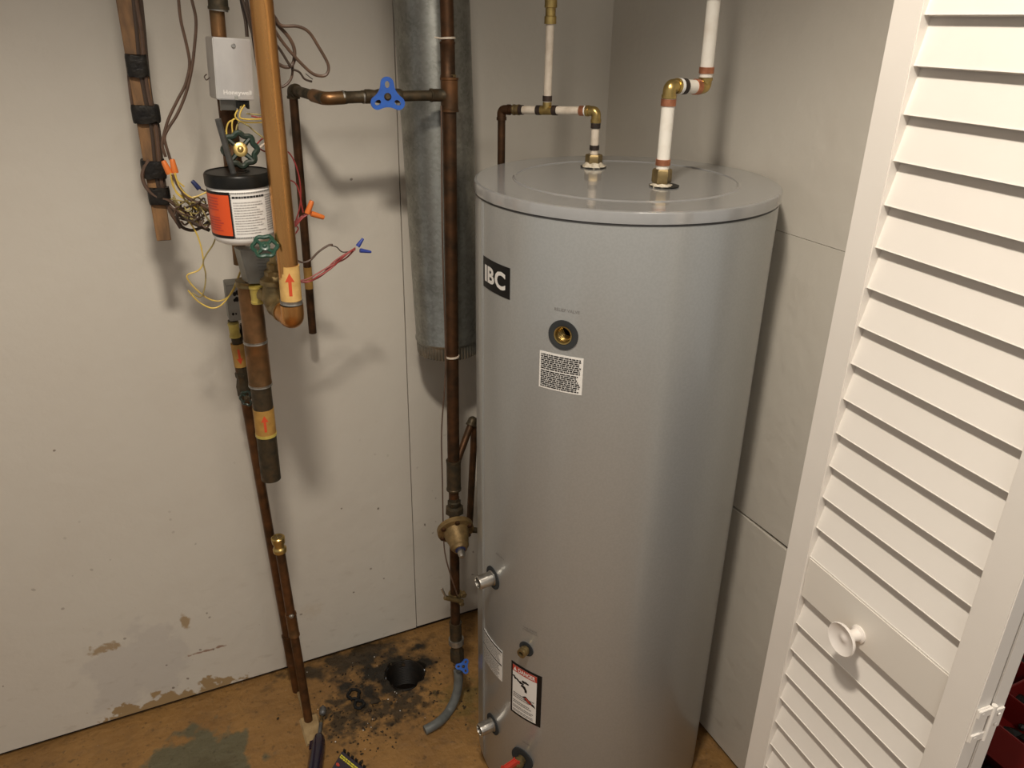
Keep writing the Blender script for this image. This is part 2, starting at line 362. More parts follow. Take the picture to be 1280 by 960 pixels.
# ================================================================ STRUCTURE
# floor with a round hole for the drain
DC = Vector((.452, 1.605, 0)); DR = .057
def floor_mesh():
    bm = bmesh.new(); x0, x1, y0, y1 = -2.2, 2.2, -1.5, YW+.02
    angs = sorted(set([2*math.pi*k/72 for k in range(72)]+[math.atan2(b-DC.y, a-DC.x) % (2*math.pi) for a in (x0, x1) for b in (y0, y1)]))
    inn, out, low = [], [], []
    for k, t in enumerate(angs):
        c, s = math.cos(t), math.sin(t); r = DR*(1+.07*math.sin(3*t+1)+.05*math.sin(7*t)+.03*math.sin(13*t))
        inn.append(bm.verts.new((DC.x+c*r, DC.y+s*r*1.0, 0))); low.append(bm.verts.new((DC.x+c*r*.96, DC.y+s*r*.96, -.02)))
        k1 = ((x1-DC.x) if c > 0 else (x0-DC.x))/c if abs(c) > 1e-9 else 1e9; k2 = ((y1-DC.y) if s > 0 else (y0-DC.y))/s if abs(s) > 1e-9 else 1e9
        k_ = min(k1, k2); out.append(bm.verts.new((DC.x+c*k_, DC.y+s*k_, 0)))
    n = len(angs)
    for i in range(n):
        j = (i+1) % n; bm.faces.new((inn[i], inn[j], out[j], out[i])); bm.faces.new((low[i], low[j], inn[j], inn[i]))
    return bm
bm = floor_mesh(); floor = obj('floor', bm, 'floor', kind='structure', smooth=False)
floor.data.update()
if floor.data.polygons[0].normal.z < 0: floor.data.flip_normals()
tag(obj('ceiling', abox(-2.2, 2.2, -.6, YW+.02, 2.55, 2.6), 'ceil'), kind='structure')
def prism(poly, axis, t0, t1):    # poly in two coordinates, extruded along an axis
    bm = bmesh.new(); f = lambda p, t: (p[0], t, p[1]) if axis == 'y' else (t, p[0], p[1])
    a = [bm.verts.new(f(p, t0)) for p in poly]; b = [bm.verts.new(f(p, t1)) for p in poly]
    loft(bm, [a, b]); return bm
wb = obj('wall_back', abox(-2.2, XW+.03, YW+.012, YW+.05, 0, 2.55), 'gap', kind='structure', smooth=False)
def seamx(z, o=0): return .5365+(z-.027)*(.0125/1.42)+o
obj('drywall_panel', prism([(-2.2, .015), (seamx(0, -.0012), .015), (seamx(2.5, -.0012), 2.55), (-2.2, 2.55)], 'y', YW, YW+.012), 'wall', wb, smooth=False)
obj('drywall_panel', prism([(seamx(0, .0012), .017), (XW+.012, .017), (XW+.012, 2.55), (seamx(2.5, .0012), 2.55)], 'y', YW, YW+.012), 'wall', wb, smooth=False)
wr = obj('wall_right', abox(XW+.012, XW+.05, .70, YW+.05, 0, 2.55), 'gap', kind='structure', smooth=False)
for (z0, z1, g) in ((.012, .669, 0), (.6745, 1.2955, .0015), (1.2965, 2.55, .0015)):
    bm = bmesh.new()     # slightly uneven cut edge at the horizontal joint
    ys = [.70+(YW-.70)*k/14 for k in range(15)]; rnd = random.Random(3)
    top = [(y, z1-(rnd.random()*.003 if z1 < .7 else 0)) for y in ys]; bot = [(y, z0+(rnd.random()*.0022 if .6 < z0 < .7 else 0)) for y in ys]
    obj('drywall_panel', prism(bot+top[::-1], 'x', XW+g, XW+.012), 'wall', wr, smooth=False)
tag(obj('wall_front', abox(XW+.05, 2.2, .70, .80, 0, 2.55), 'wall', smooth=False), kind='structure')
# ================================================================ LAMP AND ADDED FILL PANEL
t = thing('overhead_light', (.05, .38, 2.55), 'round recessed ceiling light above the closet opening, outside the frame', 'light')
obj('trim_ring', lathe(bmesh.new(), (.05, .38, 2.55), -Z, [(0, .062), (0, .085), (.006, .083), (.008, .064), (.002, .062)], 32), 'white', t)
obj('lens', lathe(bmesh.new(), (.05, .38, 2.549), -Z, [(0, .06), (.003, .06)], 32), 'emit', t)
t = thing('overhead_light', (.30, -.95, 2.5), 'long white panel added for the fill light behind the camera, outside the frame', 'light')
obj('fill_panel', abox(-.20, .80, -1.26, -.64, 2.52, 2.55, .004), 'white', t)  # added unseen body for the fill lamp
# ================================================================ BIFOLD DOOR
DA = R(3.887); DU = Vector((math.sin(DA), math.cos(DA), 0)); DN = Vector((-math.cos(DA), math.sin(DA), 0))
DK = Vector((.7828, .5462, 0)); TH_D = .0235
def dp(u, n, z): return DK + DU*u + DN*n + Z*z     # n: out of the face towards the tank side
U0, U1, U2, U3 = -.1795, -.1375, .1065, .1485
def dbox(u0, u1, n0, n1, z0, z1, bev=.001): return box(bmesh.new(), dp((u0+u1)/2, (n0+n1)/2, (z0+z1)/2), DU, DN, Z, u1-u0, n1-n0, z1-z0, bev)
def door_leaf(name, off):
    d = thing(name, DK+DN*off, None, None); d['kind'] = 'structure'
    f = lambda n: n+off
    obj('stile', dbox(U0, U1, f(-TH_D), f(0), .015, 2.02, .0012), 'door', d)
    obj('stile', dbox(U2, U3, f(-TH_D), f(0), .015, 2.02, .0012), 'door', d)
    obj('rail', dbox(U1, U2, f(-TH_D+.002), f(-.003), .881, .951, .0012), 'rail', d)
    obj('rail', dbox(U1, U2, f(-TH_D+.002), f(-.003), 1.955, 2.02, .0012), 'rail', d)
    obj('rail', dbox(U1, U2, f(-TH_D+.002), f(-.003), .015, .115, .0012), 'rail', d)
    me = None
    zs = [1.662+.0507*k for k in range(5, 0, -1)]+[1.662-.0507*k for k in range(15)]+[.8805-.0512*k for k in range(1, 15)]
    for z in zs:
        ax = (DN*.22+Z*-1).normalized(); c = dp((U1+U2)/2, f(-.0145), z+.029)   # bottom edge out, top edge in
        if z < .9 and z > .875: continue
        bm = box(bmesh.new(), c, DU, ax.cross(DU), ax, U2-U1-.0005, .006, .060, .0008)
        if me is None:
            s0 = obj('slat', bm, 'door', d); me = s0.data; z0 = z
        else:
            bm.free(); s = bpy.data.objects.new('slat', me); COL.objects.link(s); s.parent = d; s.location = (0, 0, z-z0)
    return d
d1 = door_leaf('door_1', 0); d2 = door_leaf('door_2', -TH_D-.0035)
kc = dp(-.011+.003, -.003, .898); kc = dp((PX(1072, 790, .7828)-DK).dot(DU), -.003, .902)
kb = lathe(bmesh.new(), kc, DN, [(0, .0125), (.002, .0125), (.004, .009), (.012, .0078), (.018, .0095), (.023, .017), (.027, .0228), (.030, .0236), (.0312, .0226), (.029, .0185), (.0265, .012), (.026, .006), (.0272, .004), (.0278, .0012)], 40)
obj('knob', kb, 'knob', d1)
hz = .915
hp = lambda u, n, z: dp(U0+u, n, z)
h = obj('hinge', box(bmesh.new(), hp(-.0012, -TH_D*.5, hz), DU, DN, Z, .0024, TH_D*.86, .052, .0006), 'door', d1, label='white painted door hinge')
obj('hinge_barrel', tube(hp(-.0035, -TH_D-.0018, hz-.027), hp(-.0035, -TH_D-.0018, hz+.027), .0032, 12), 'door', h)
bm = bmesh.new()
for s in (-1, 1):
    box(bm, hp(-.003, -TH_D*.55, hz+s*.019), DU, DN, Z, .003, TH_D*.9, .011, .0005)
obj('hinge_knuckle', bm, 'door', h)
obj('hinge_plate', box(bmesh.new(), hp(-.0014, -TH_D*1.62, hz), DU, DN, Z, .003, TH_D*.8, .030, .0006), 'door', h)
for n_, z_ in ((-TH_D*.4, .019), (-TH_D*.4, -.019), (-TH_D*1.65, .008), (-TH_D*1.65, -.008)):
    obj('screw', lathe(bmesh.new(), hp(-.0035, n_, hz+z_), -DU, [(0, .0025), (.0012, .0022), (.0014, .0006)], 12), 'door', h)
# ================================================================ WATER TANK
T = thing('water_heater_tank', TC, 'tall grey cylindrical indirect hot water tank standing on the floor in the corner', 'tank')
def cyl(th, z, r=TR): return Vector((TC.x+r*math.cos(th), TC.y+r*math.sin(th), z))
RB = TR*.992
bm = bmesh.new(); lathe(bm, TC, Z, [(0, RB-.02), (.003, RB-.004), (.012, RB), (TZ-.03, RB), (TZ-.022, RB), (TZ-.016, RB-.006)], 128)
body = obj('jacket', bm, 'tank', T)
obj('lid_gap', lathe(bmesh.new(), TC+Z*(TZ-.0245), Z, [(0, RB-.01), (0, RB+.0006), (.003, RB+.0006), (.003, RB-.01)], 128), 'seam', T)
prof = [(0, TR-.004), (0, TR), (.0145, TR), (.0178, TR-.0012), (.019, TR-.0045), (.019, TR-.006), (.019, .2062), (.019, .205), (.0198, .2035), (.0207, .2015), (.0207, .200), (.019, .198), (.019, .1965), (.019, .15), (.019, .02)]
lid = obj('lid', lathe(bmesh.new(), TC+Z*(TZ-.0205), Z, [(a, b) for a, b in prof], 160), 'lid', T)
# jacket seam near the left edge
th0 = TH(602, 500)[0]
bm = bmesh.new(); 
for k, (a, dz) in enumerate(((0, .0014), (.022, .0008))):
    ring = []
    for z in (.02, TZ-.026):
        ring.append([bm.verts.new(cyl(th0+a+s, z, RB+e)) for s, e in ((-.006, -.001), (-.006, dz), (.006, dz), (.006, -.001))])
    loft(bm, ring)
obj('jacket_seam', bm, 'tank', T)
def wrap_pts(bm, thc, zc, r, flip=-1):    # bm in XY (x right, y up) wrapped to the jacket; +x runs with rising angle
    for v in bm.verts: q = v.co.copy(); v.co = cyl(thc + q.x/r, zc+q.y, r+q.z)
    return bm
def sticker(pa, pb, m, r=RB+.0006, parent=T, name='sticker', label=None):   # pixel corners top-left, bottom-right
    t0, z0 = pa; t1, z1 = pb; bm = bmesh.new(); n = 14; rows = []
    for z in (z1, z0): rows.append([bm.verts.new(cyl(t0+(t1-t0)*k/n, z, r)) for k in range(n+1)])
    for k in range(n): bm.faces.new((rows[0][k], rows[0][k+1], rows[1][k+1], rows[1][k]))
    # thickness
    g = bmesh.ops.extrude_face_region(bm, geom=bm.faces[:]); 
    for v in g['geom']:
        if isinstance(v, bmesh.types.BMVert):
            q = v.co-TC; k = (r-.0012)/math.hypot(q.x, q.y); v.co = Vector((TC.x+q.x*k, TC.y+q.y*k, v.co.z))
    return obj(name, bm, m, parent, label)
# maker's logo plate
t0, zt = TH(603, 319); t1, zb = TH(636.5, 333); _, zb2 = TH(636, 373)
_, ztr = TH(636.5, 336); zt = (zt+ztr)/2; _, zbl = TH(602, 358); zb = (zb2+zbl)/2
lg = sticker((t0, zt), (t1, zb), 'ink', name='logo_plate', label='black plate with white IBC lettering')
W_ = (t1-t0)*RB; H_ = zt-zb
for ch, fx, fw in (('I', -.365, .10), ('B', -.145, .27), ('C', .185, .35)):
    bm = text_mesh(ch, W_*fw, H_*(.54 if ch != 'C' else .58), bold=.035 if ch != 'I' else 0)
    for v in bm.verts: v.co.x += W_*(fx+.02)
    bmesh.ops.subdivide_edges(bm, edges=bm.edges[:], cuts=1)
    wrap_pts(bm, (t0+t1)/2, (zt+zb)/2, RB+.0013); obj('letter', bm, 'sticker', lg)
def jtext(body, px, py, w, h, m='inkgrey', bold=0.):
    th, z = TH(px, py); bm = text_mesh(body, w, h, bold=bold); wrap_pts(bm, th, z, RB+.0005); obj('printed_text', bm, m, T)
jtext('RELIEF VALVE', 708, 389, .044, .0052)
jtext('RETURN', 624, 696, .026, .004); 
jtext('TANK SENSOR\n(THERMOSTAT)', 662, 790, .036, .012); jtext('DRAIN', 657, 930, .018, .004); jtext('SUPPLY', 620, 888, .024, .004)
# white notice under the relief port
t0, zt = TH(674, 441); t1, _z = TH(729.5, 448); zt = (zt+_z)/2; _, zb = TH(701, 491.5); 
def sheet(px0, px1, pyT, pyB, name='notice_sticker', m='sticker', label=None):
    pm = (px0+px1)/2; a = TH(px0, pyT)[0]; b = TH(px1, pyT)[0]; zt = TH(pm, pyT)[1]; zb = TH(pm, pyB)[1]
    o = sticker((a, zt), (b, zb), m, name=name, label=label); return o, (a+b)/2, (zt+zb)/2, (b-a)*RB, zt-zb
ns, tc_, zc_, w_, h_ = sheet(674, 729.5, 444.5, 490.5)
bm = bmesh.new(); dashes(bm, -w_*.46, w_*.46, h_*.03, h_*.46, 8, .62, (.03, .13), ragged=.05, seed=4); dashes(bm, -w_*.46, w_*.46, -h_*.46, h_*.01, 9, .62, (.03, .13), ragged=.1, seed=5)
wrap_pts(bm, tc_, zc_, RB+.0012); obj('printed_text', bm, 'ink', ns, kind='stuff')
# left notice
ns, tc_, zc_, w_, h_ = sheet(604, 627, 803, 840, 'rating_sticker')
bm = bmesh.new(); dashes(bm, -w_*.46, w_*.46, h_*.08, h_*.42, 7, .45, (.03, .1), seed=8); dashes(bm, -w_*.46, w_*.46, -h_*.47, -h_*.02, 11, .45, (.03, .1), seed=9)
wrap_pts(bm, tc_, zc_, RB+.0012); obj('printed_text', bm, 'inkgrey', ns, kind='stuff')
for q_ in ((.45, .5), (.01, .05)): bm = bmesh.new(); quad2(bm, -w_/2, w_/2, h_*q_[0], h_*q_[1], 6); wrap_pts(bm, tc_, zc_, RB+.0012); obj('black_band', bm, 'ink', ns)
# danger sticker
ds, tc_, zc_, w_, h_ = sheet(638.5, 677.5, 838, 902, 'danger_sticker', 'ink', 'black bordered white DANGER sticker with red heading')
def on(bm, m, name, lift=.0012, **k): wrap_pts(bm, tc_, zc_, RB+lift); return obj(name, bm, m, ds, **k)
bm = bmesh.new(); quad2(bm, -w_*.44, w_*.36, -h_*.46, h_*.46, 10); on(bm, 'sticker', 'white_field', .0010)
bm = bmesh.new(); quad2(bm, -w_*.44, w_*.36, h_*.345, h_*.46, 10); on(bm, 'inkred', 'red_heading', .0013)
bm = text_mesh('DANGER', w_*.56, h_*.075, bold=.03); 
for v in bm.verts: v.co += Vector((w_*.035, h_*.402, 0))
on(bm, 'sticker', 'printed_text', .0016)
bm = bmesh.new(); bm.faces.new([bm.verts.new((w_*a, h_*b, 0)) for a, b in ((-.41, .365), (-.29, .365), (-.35, .44))]); on(bm, 'sticker', 'warning_triangle', .0016)
bm = bmesh.new()
def disc(bm, x, y, rx, ry, n=14): bm.faces.new([bm.verts.new((x+rx*math.cos(2*math.pi*k/n), y+ry*math.sin(2*math.pi*k/n), 0)) for k in range(n)])
for a, b, s in ((-.39, .245, .035), (-.34, .22, .04), (-.27, .215, .032), (-.23, .20, .03), (-.06, .235, .045), (.02, .24, .04), (.08, .235, .03), (-.16, .19, .045), (-.08, .19, .03)): disc(bm, w_*a, h_*b, w_*s*1.3, w_*s)
q = [(-.12, .17), (0, .16), (.06, .10), (.06, .05), (-.01, .05), (-.02, .09), (-.08, .12), (-.15, .13)]
bm.faces.new([bm.verts.new((w_*a, h_*b, 0)) for a, b in q])
q = [(-.10, -.06), (.02, -.02), (.30, -.12), (.34, -.165), (.06, -.12)]
bm.faces.new([bm.verts.new((w_*a, h_*b, 0)) for a, b in q]); on(bm, 'ink', 'pictogram', .0014)
bm = bmesh.new(); q = [(-.02, -.055), (.06, -.045), (.24, -.12), (.12, -.115)]; bm.faces.new([bm.verts.new((w_*a, h_*b, 0)) for a, b in q]); on(bm, 'inkred', 'pictogram_sleeve', .0017)
bm = bmesh.new()
for y0, y1, n, s in ((-.16, -.05, 3, 1), (-.27, -.20, 2, 2), (-.36, -.30, 2, 3), (-.44, -.385, 2, 4)): dashes(bm, -w_*.41, w_*(.0 if y0 > -.1 else .32), h_*y0, h_*y1, n, .5, (.04, .13), ragged=.25, seed=s)
on(bm, 'inkgrey', 'printed_text', .0014, kind='stuff')
# threaded ports
def port(px, py, kind):
    th, z = TH(px, py, RB); n = Vector((math.cos(th), math.sin(th), 0)); c = cyl(th, z, RB-.001)
    g = {'relief': .0262, 'big': .0255, 'small': .0172}[kind]
    if kind == 'relief':
        ring = obj('port_grommet', lathe(bmesh.new(), c, n, [(-.03, .0155), (.0016, .0155), (.0022, .0165), (.0022, g), (-.002, g)], 40, cap=False), 'foam', T, 'dark grey foam ring of the relief port')
        obj('threaded_port', lathe(bmesh.new(), c, n, [(-.03, .0128), (-.002, .0128), (.0005, .0133), (.003, .0140), (.0032, .0158), (-.01, .0158), (-.032, .0158)], 40, cap=False), 'brass', ring, 'brass threaded port')
        obj('port_back', lathe(bmesh.new(), c-n*.034, n, [(0, .0156), (.003, .0156)], 24), 'black', ring)
        bm = bmesh.new(); sweep(bm, [c+n*(-.027+.0018*k/6) + (frame(n)[0]*math.cos(k)+frame(n)[1]*math.sin(k))*.0127 for k in range(80)], .0005, 5); obj('thread', bm, 'brass', ring)
    elif kind == 'big':
        ring = obj('port_grommet', lathe(bmesh.new(), c, n, [(-.01, .0145), (.0016, .0145), (.0022, .0155), (.0022, g), (-.002, g)], 40, cap=False), 'foam', T)
        obj('steel_nipple', lathe(bmesh.new(), c, n, [(-.01, .0162), (.004, .0162), (.005, .0148), (.034, .0148), (.0365, .0142), (.037, .0118), (.034, .0112), (0, .0112)], 40, cap=False), 'steel', ring, 'short steel threaded nipple')
        obj('port_back', lathe(bmesh.new(), c, n, [(0, .0113), (.001, .0113)], 24), 'black', ring)
    else:
        ring = obj('port_grommet', lathe(bmesh.new(), c, n, [(-.01, .007), (.0014, .007), (.002, .008), (.002, g), (-.002, g)], 36, cap=False), 'foam', T)
        obj('brass_well', lathe(bmesh.new(), c, n, [(-.01, .0085), (.005, .0085), (.006, .0105), (.012, .0105), (.013, .0085), (.015, .0085), (.016, .0102), (.020, .0100), (.0205, .0055), (.010, .0052)], 28, cap=False), 'brass_old', ring, 'small brass sensor well')
        obj('port_back', lathe(bmesh.new(), c+n*.009, n, [(0, .0054), (.001, .0054)], 16), 'black', ring)
port(704, 419, 'relief'); port(616, 722, 'big'); port(616, 905, 'big'); port(658, 811, 'small')
# open the jacket behind the relief port
_th, _z = TH(704, 419, RB); _n = Vector((math.cos(_th), math.sin(_th), 0)); _bm = sweep(bmesh.new(), [cyl(_th, _z, RB-.05)-TC, cyl(_th, _z, RB+.03)-TC], .0157, 40)
_me = bpy.data.meshes.new('cut'); bmesh.ops.recalc_face_normals(_bm, faces=_bm.faces); _bm.to_mesh(_me); _bm.free(); _co = bpy.data.objects.new('cut', _me); COL.objects.link(_co); _co.location = TC
_md = body.modifiers.new('b', 'BOOLEAN'); _md.operation = 'DIFFERENCE'; _md.object = _co; _md.solver = 'EXACT'; bpy.context.view_layer.update()
_nm = bpy.data.meshes.new_from_object(body.evaluated_get(bpy.context.evaluated_depsgraph_get())); body.modifiers.clear(); body.data = _nm; bpy.data.objects.remove(_co)
# drain valve with red lever
th, z = TH(653, 948, RB); n = Vector((math.cos(th), math.sin(th), 0)); c = cyl(th, z, RB); tv = Vector((-n.y, n.x, 0))
ring = obj('port_grommet', lathe(bmesh.new(), c, n, [(-.01, .010), (.0016, .010), (.0022, .011), (.0022, .0285), (-.002, .0285)], 36, cap=False), 'foam', T)
vb = obj('drain_valve', lathe(bmesh.new(), c, n, [(-.01, .011), (.010, .011), (.012, .0135), (.028, .0135), (.030, .0105), (.040, .0105)], 24), 'brass_old', T, 'brass drain valve with a red lever')
obj('valve_outlet', lathe(bmesh.new(), c+n*.034, (n*.35-Z).normalized(), [(-.01, .0115), (.012, .0115), (.013, .0145), (.034, .0150), (.036, .0125)], 28), 'brass_old', vb)
obj('white_gasket', lathe(bmesh.new(), c+n*.052-Z*.0355, (n*.35-Z).normalized(), [(-.028, .0150), (-.028, .0168), (-.0255, .0168), (-.0255, .0150)], 28), 'white', vb)
lv = bmesh.new(); lc = c+n*.030+Z*.014; box(lv, lc+n*.012-tv*.002+Z*.003, (n-tv*.15+Z*.15).normalized(), tv, ((n-tv*.15+Z*.15).normalized()).cross(tv), .036, .012, .006, .0022)
obj('lever', lv, mat('red_lever', (.55, .05, .03), rough=.35), vb)
# small paint chips on the jacket edge
# ================================================================ PIPES ABOVE THE TANK
A1 = Vector((.820, 1.358, TZ)); A2 = Vector((.829, 1.143, TZ))
def ringpart(c, d, r, l, m, parent): return obj('crimp_ring', lathe(bmesh.new(), Vector(c)-Vector(d).normalized()*l/2, d, [(0, r), (0, r+.0016), (l, r+.0016), (l, r)], 24), m, parent)
def putty(c, r, m, parent, h=.008, seed=0):
    rnd = random.Random(seed); f = [rnd.uniform(.85, 1.25) for _ in range(24)]
    return obj('putty_collar', lathe(bmesh.new(), c, Z, [(-.001, r*1.25), (.0015, r*1.2), (h*.5, r*1.02), (h, r*.85)], 24, wob=lambda k, t: f[k] if t < h*.4 else 1+(f[k]-1)*.4), m, parent)
# hot outlet: narrow white tube, tee, branch up, old copper drop on the left
zE = 1.4965
CP = thing('hot_outlet_pipe', A1, 'grubby white pipe with brass tee from the rear tank opening, old copper drop beside it', 'pipe')
E1 = Vector((A1.x, A1.y, zE))
def yat(pt, a, b):  # point on vertical plane through pt perpendicular to x-ish line
    pass
CL = P(627, 137, YW-1.535)            # top of the copper drop, beyond the tank
Tp = lerp(E1, CL, .505)
rp = .0078
putty(A1, .0175, 'putty', CP, .009, 1)
obj('black_hole_rim', lathe(bmesh.new(), A1, Z, [(0, .0255), (.0008, .0255)], 30), 'black', CP)
obj('hex_nut', hexnut(A1+Z*.006, Z, .0168, .0175), 'brass_old', CP)
obj('tube', tube(A1+Z*.02, E1-Z*.018, rp, 18), 'pex_old', CP)
ringpart(A1+Z*.036, Z, rp, .009, 'ring_dk', CP); ringpart(E1-Z*.027, Z, rp, .009, 'ring_dk', CP)
dirL = (CL-E1).normalized()
def elbow(c, d1_, d2_, r, l, m, parent, name='elbow'):
    c = Vector(c); bm = bmesh.new(); pts = fillet([c+Vector(d1_)*l, c, c+Vector(d2_)*l], r*1.9, 8); sweep(bm, pts, r, 20)
    for d in (d1_, d2_):
        d = Vector(d).normalized(); lathe(bm, c+d*(l*.72), d, [(0, r*.9), (0, r*1.12), (l*.3, r*1.12), (l*.3, r*.9)], 20)
    return obj(name, bm, m, parent)
elbow(E1, -Z, dirL, .0092, .021, 'brass', CP)
obj('tube', tube(E1+dirL*.018, Tp-dirL*.012, rp, 18), 'pex_old', CP)
ringpart(E1+dirL*.030, dirL, rp, .010, 'ring_cu', CP); ringpart(E1+dirL*.023, dirL, rp, .003, 'white', CP)
ringpart(Tp-dirL*.018, dirL, rp, .010, 'ring_dk', CP)
bm = bmesh.new(); sweep(bm, [Tp-dirL*.014, Tp+dirL*.014], .0088, 18); sweep(bm, [Tp, Tp+Z*.015], .0088, 18); obj('tee', bm, 'brass', CP)
ringpart(Tp+dirL*.018, dirL, rp, .010, 'ring_dk', CP)
Q = lerp(E1, CL, .80); obj('tube', tube(Tp+dirL*.01, Q, rp, 18), 'pex_old', CP)
ringpart(Q-dirL*.004, dirL, rp, .008, 'ring_dk', CP)
obj('adapter', sleeve(Q, Q+dirL*.014, .0098), 'brass_old', CP)
bm = bmesh.new(); CB = CL+Z*(-1.5); sweep(bm, fillet([Q+dirL*.010, CL, Vector((CL.x, CL.y, .02))], .012, 6), .0080, 16); obj('copper_drop', bm, 'aged', CP, 'old brown copper pipe dropping behind the tank')
elbow(CL, -dirL, -Z, .0092, .020, 'aged', CP, 'copper_elbow')
TT = P(688.5, 30, YW-Tp.y); TT = Vector((Tp.x+.0015, Tp.y, TT.z))
obj('riser_tube', tube(Tp+Z*.012, TT+Z*.012, rp, 18), 'pex_old', CP)
ringpart(Tp+Z*.022, Z, rp, .010, 'ring_dk', CP)
bm = bmesh.new(); lathe(bm, TT, Z, [(0, .0085), (0, .0115), (.013, .0115), (.014, .0098), (.027, .0098), (.028, .0118), (.041, .0118), (.042, .009), (.055, .009)], 22); obj('brass_coupling', bm, 'brass', CP)
obj('riser_tube', tube(TT+Z*.05, Vector((TT.x, TT.y, 2.55)), rp, 18), 'pex_old', CP)
# cold inlet: thicker clean white tube
CI = thing('cold_inlet_pipe', A2, 'thick clean white pipe with copper rings zigzagging up from the front tank opening', 'pipe')
r2 = .0112; zF = 1.556; F1 = Vector((A2.x, A2.y, zF))
G = P(881, 109, YW-A2.y-.012)
obj('black_hole_rim', lathe(bmesh.new(), A2+Vector((.006, -.001, 0)), Z, [(0, .026), (.0008, .026)], 30), 'black', CI)
putty(A2, .0145, 'putty', CI, .006, 3)
obj('hex_nut', hexnut(A2+Z*.005, Z, .0172, .024), 'brass_old', CI)
obj('tube', tube(A2+Z*.028, F1-Z*.02, r2, 22), 'pex', CI)
ringpart(A2+Z*.040, Z, r2, .010, 'ring_cu', CI); ringpart(F1-Z*.026, Z, r2, .011, 'ring_cu', CI)
dG = (G-F1).normalized()
elbow(F1, -Z, dG, .0112, .019, 'brass', CI); elbow(G, -dG, Z, .0108, .015, 'brass', CI)
obj('tube', tube(F1+dG*.018, G-dG*.014, r2, 22), 'pex', CI)
ringpart(F1+dG*.031, dG, r2, .008, 'ring_dk', CI); ringpart(F1+dG*.022, dG, r2, .006, 'white', CI); ringpart(G-dG*.020, dG, r2, .010, 'ring_cu', CI)
Gt = P(892.5, -2, YW-G.y)
gd = (Gt-G).normalized()
obj('tube', tube(G+gd*.016, Gt, r2, 22), 'pex', CI); ringpart(G+gd*.027, gd, r2, .010, 'ring_cu', CI)
obj('tube', tube(Gt+gd*.02, Vector((Gt.x, Gt.y, 2.55)), r2, 22), 'pex', CI)
obj('brass_coupling', sleeve(Gt-gd*.001, Gt+gd*.03, .0135), 'brass', CI)
# ================================================================ GALVANISED DUCT
Dt = P(539.5, 5, .108); Db = P(561.5, 436, .108); dd = (Dt-Db).normalized(); rd = .0765
DU_ = thing('exhaust_duct', Db, 'round galvanised steel duct hanging open-ended against the back wall left of the tank', 'duct')
top = Db+dd*((2.55-Db.z)/dd.z)
bm = lathe(bmesh.new(), Db, dd, [(.030, rd-.0015), (.030, rd), (.034, rd+.002), (.038, rd+.002), (.042, rd), ((top-Db).length-.002, rd)], 96, cap=False); obj('duct_wall', bm, 'galv', DU_)
obj('crimped_end', lathe(bmesh.new(), Db, dd, [(0, rd-.0035), (.003, rd-.0028), (.026, rd-.0024), (.033, rd-.0008)], 240, cap=False, wob=lambda k, t: 1+(.03 if (k//2) % 2 and t < .028 else 0)), 'galv', DU_, 'crimped lower end of the duct')
obj('inner_wall', lathe(bmesh.new(), Db, dd, [(.002, rd-.005), (.3, rd-.005)], 64, cap=False), 'galv', DU_)
# ================================================================ MAIN WATER LINE IN FRONT OF THE DUCT
dm = 0.
pm = lambda a, b, d=0.: P(a, b, d+.228+.075*min(max(b, 0), 850)/850)
WL = thing('water_supply_line', pm(569, 800), 'dark tarnished vertical copper line in front of the duct with bronze regulator and blue-handled branch valve', 'pipe')
rm = .0138
J = pm(561.5, 118)
top = pm(558.2, 0); tdir = (top-J).normalized(); topc = top+tdir*((2.55-top.z)/tdir.z)
obj('pipe', tube(J+Z*.01, topc, rm*.93), 'aged', WL); 
obj('sleeve', sleeve(pm(560, 97), pm(559.3, 52), rm*1.02), 'aged', WL)
obj('tee', sleeve(pm(561.5, 97), pm(562.2, 140), rm*1.22, .0012), 'red_cu', WL)
obj('solder_ring', sleeve(pm(561, 93.5), pm(561.2, 96.5), rm*1.05, 0), 'brass_old', WL)
low = pm(567, 585)
obj('pipe', tube(J, low, rm), 'aged', WL)
obj('branch_fitting', sleeve(pm(567, 575), pm(567.3, 612), rm*1.2, .001), 'dull', WL)
obj('pipe', tube(pm(567, 606), pm(569.5, 800), rm*.86), 'aged', WL)
obj('union', lathe(bmesh.new(), pm(567.5, 622), (pm(569, 660)-pm(567.5, 622)), [(0, .0135), (.008, .0135), (.010, .0165), (.018, .0165), (.022, .0135), (.026, .0215), (.040, .0225), (.042, .016)], 8), 'dull', WL)
# regulator bonnet pointing out and down
rc = pm(569, 661, dm+.012); rdn = Vector((-.15, -.93, -.34)).normalized(); u_, v_, _ = frame(rdn)
reg = obj('pressure_regulator', lathe(bmesh.new(), rc, rdn, [(-.018, .018), (-.012, .032), (-.004, .040), (-.004, .0435), (.002, .0435), (.0022, .042), (.0025, .0435), (.008, .0435), (.0085, .041), (.010, .031), (.030, .026), (.042, .023), (.052, .0215), (.055, .018), (.060, .016)], 40), 'bronze', WL, 'cast bronze pressure regulator bonnet')
obj('adjusting_screw', lathe(bmesh.new(), rc+rdn*.058, rdn, [(0, .0075), (.008, .0085), (.009, .0085), (.018, .008), (.022, .006)], 8), 'steel', reg)
obj('blue_washer', lathe(bmesh.new(), rc+rdn*.058, rdn, [(0, .0125), (.003, .0125)], 20), 'navy', reg)
for k in range(6):
    a = k*math.pi/3+.5; obj('bolt', hexnut(rc+rdn*.0082+(u_*math.cos(a)+v_*math.sin(a))*.0365, rdn, .0058, .005), 'aged', reg)
obj('side_stub', tube(pm(577, 661), pm(597, 663), .007), 'dull', WL)
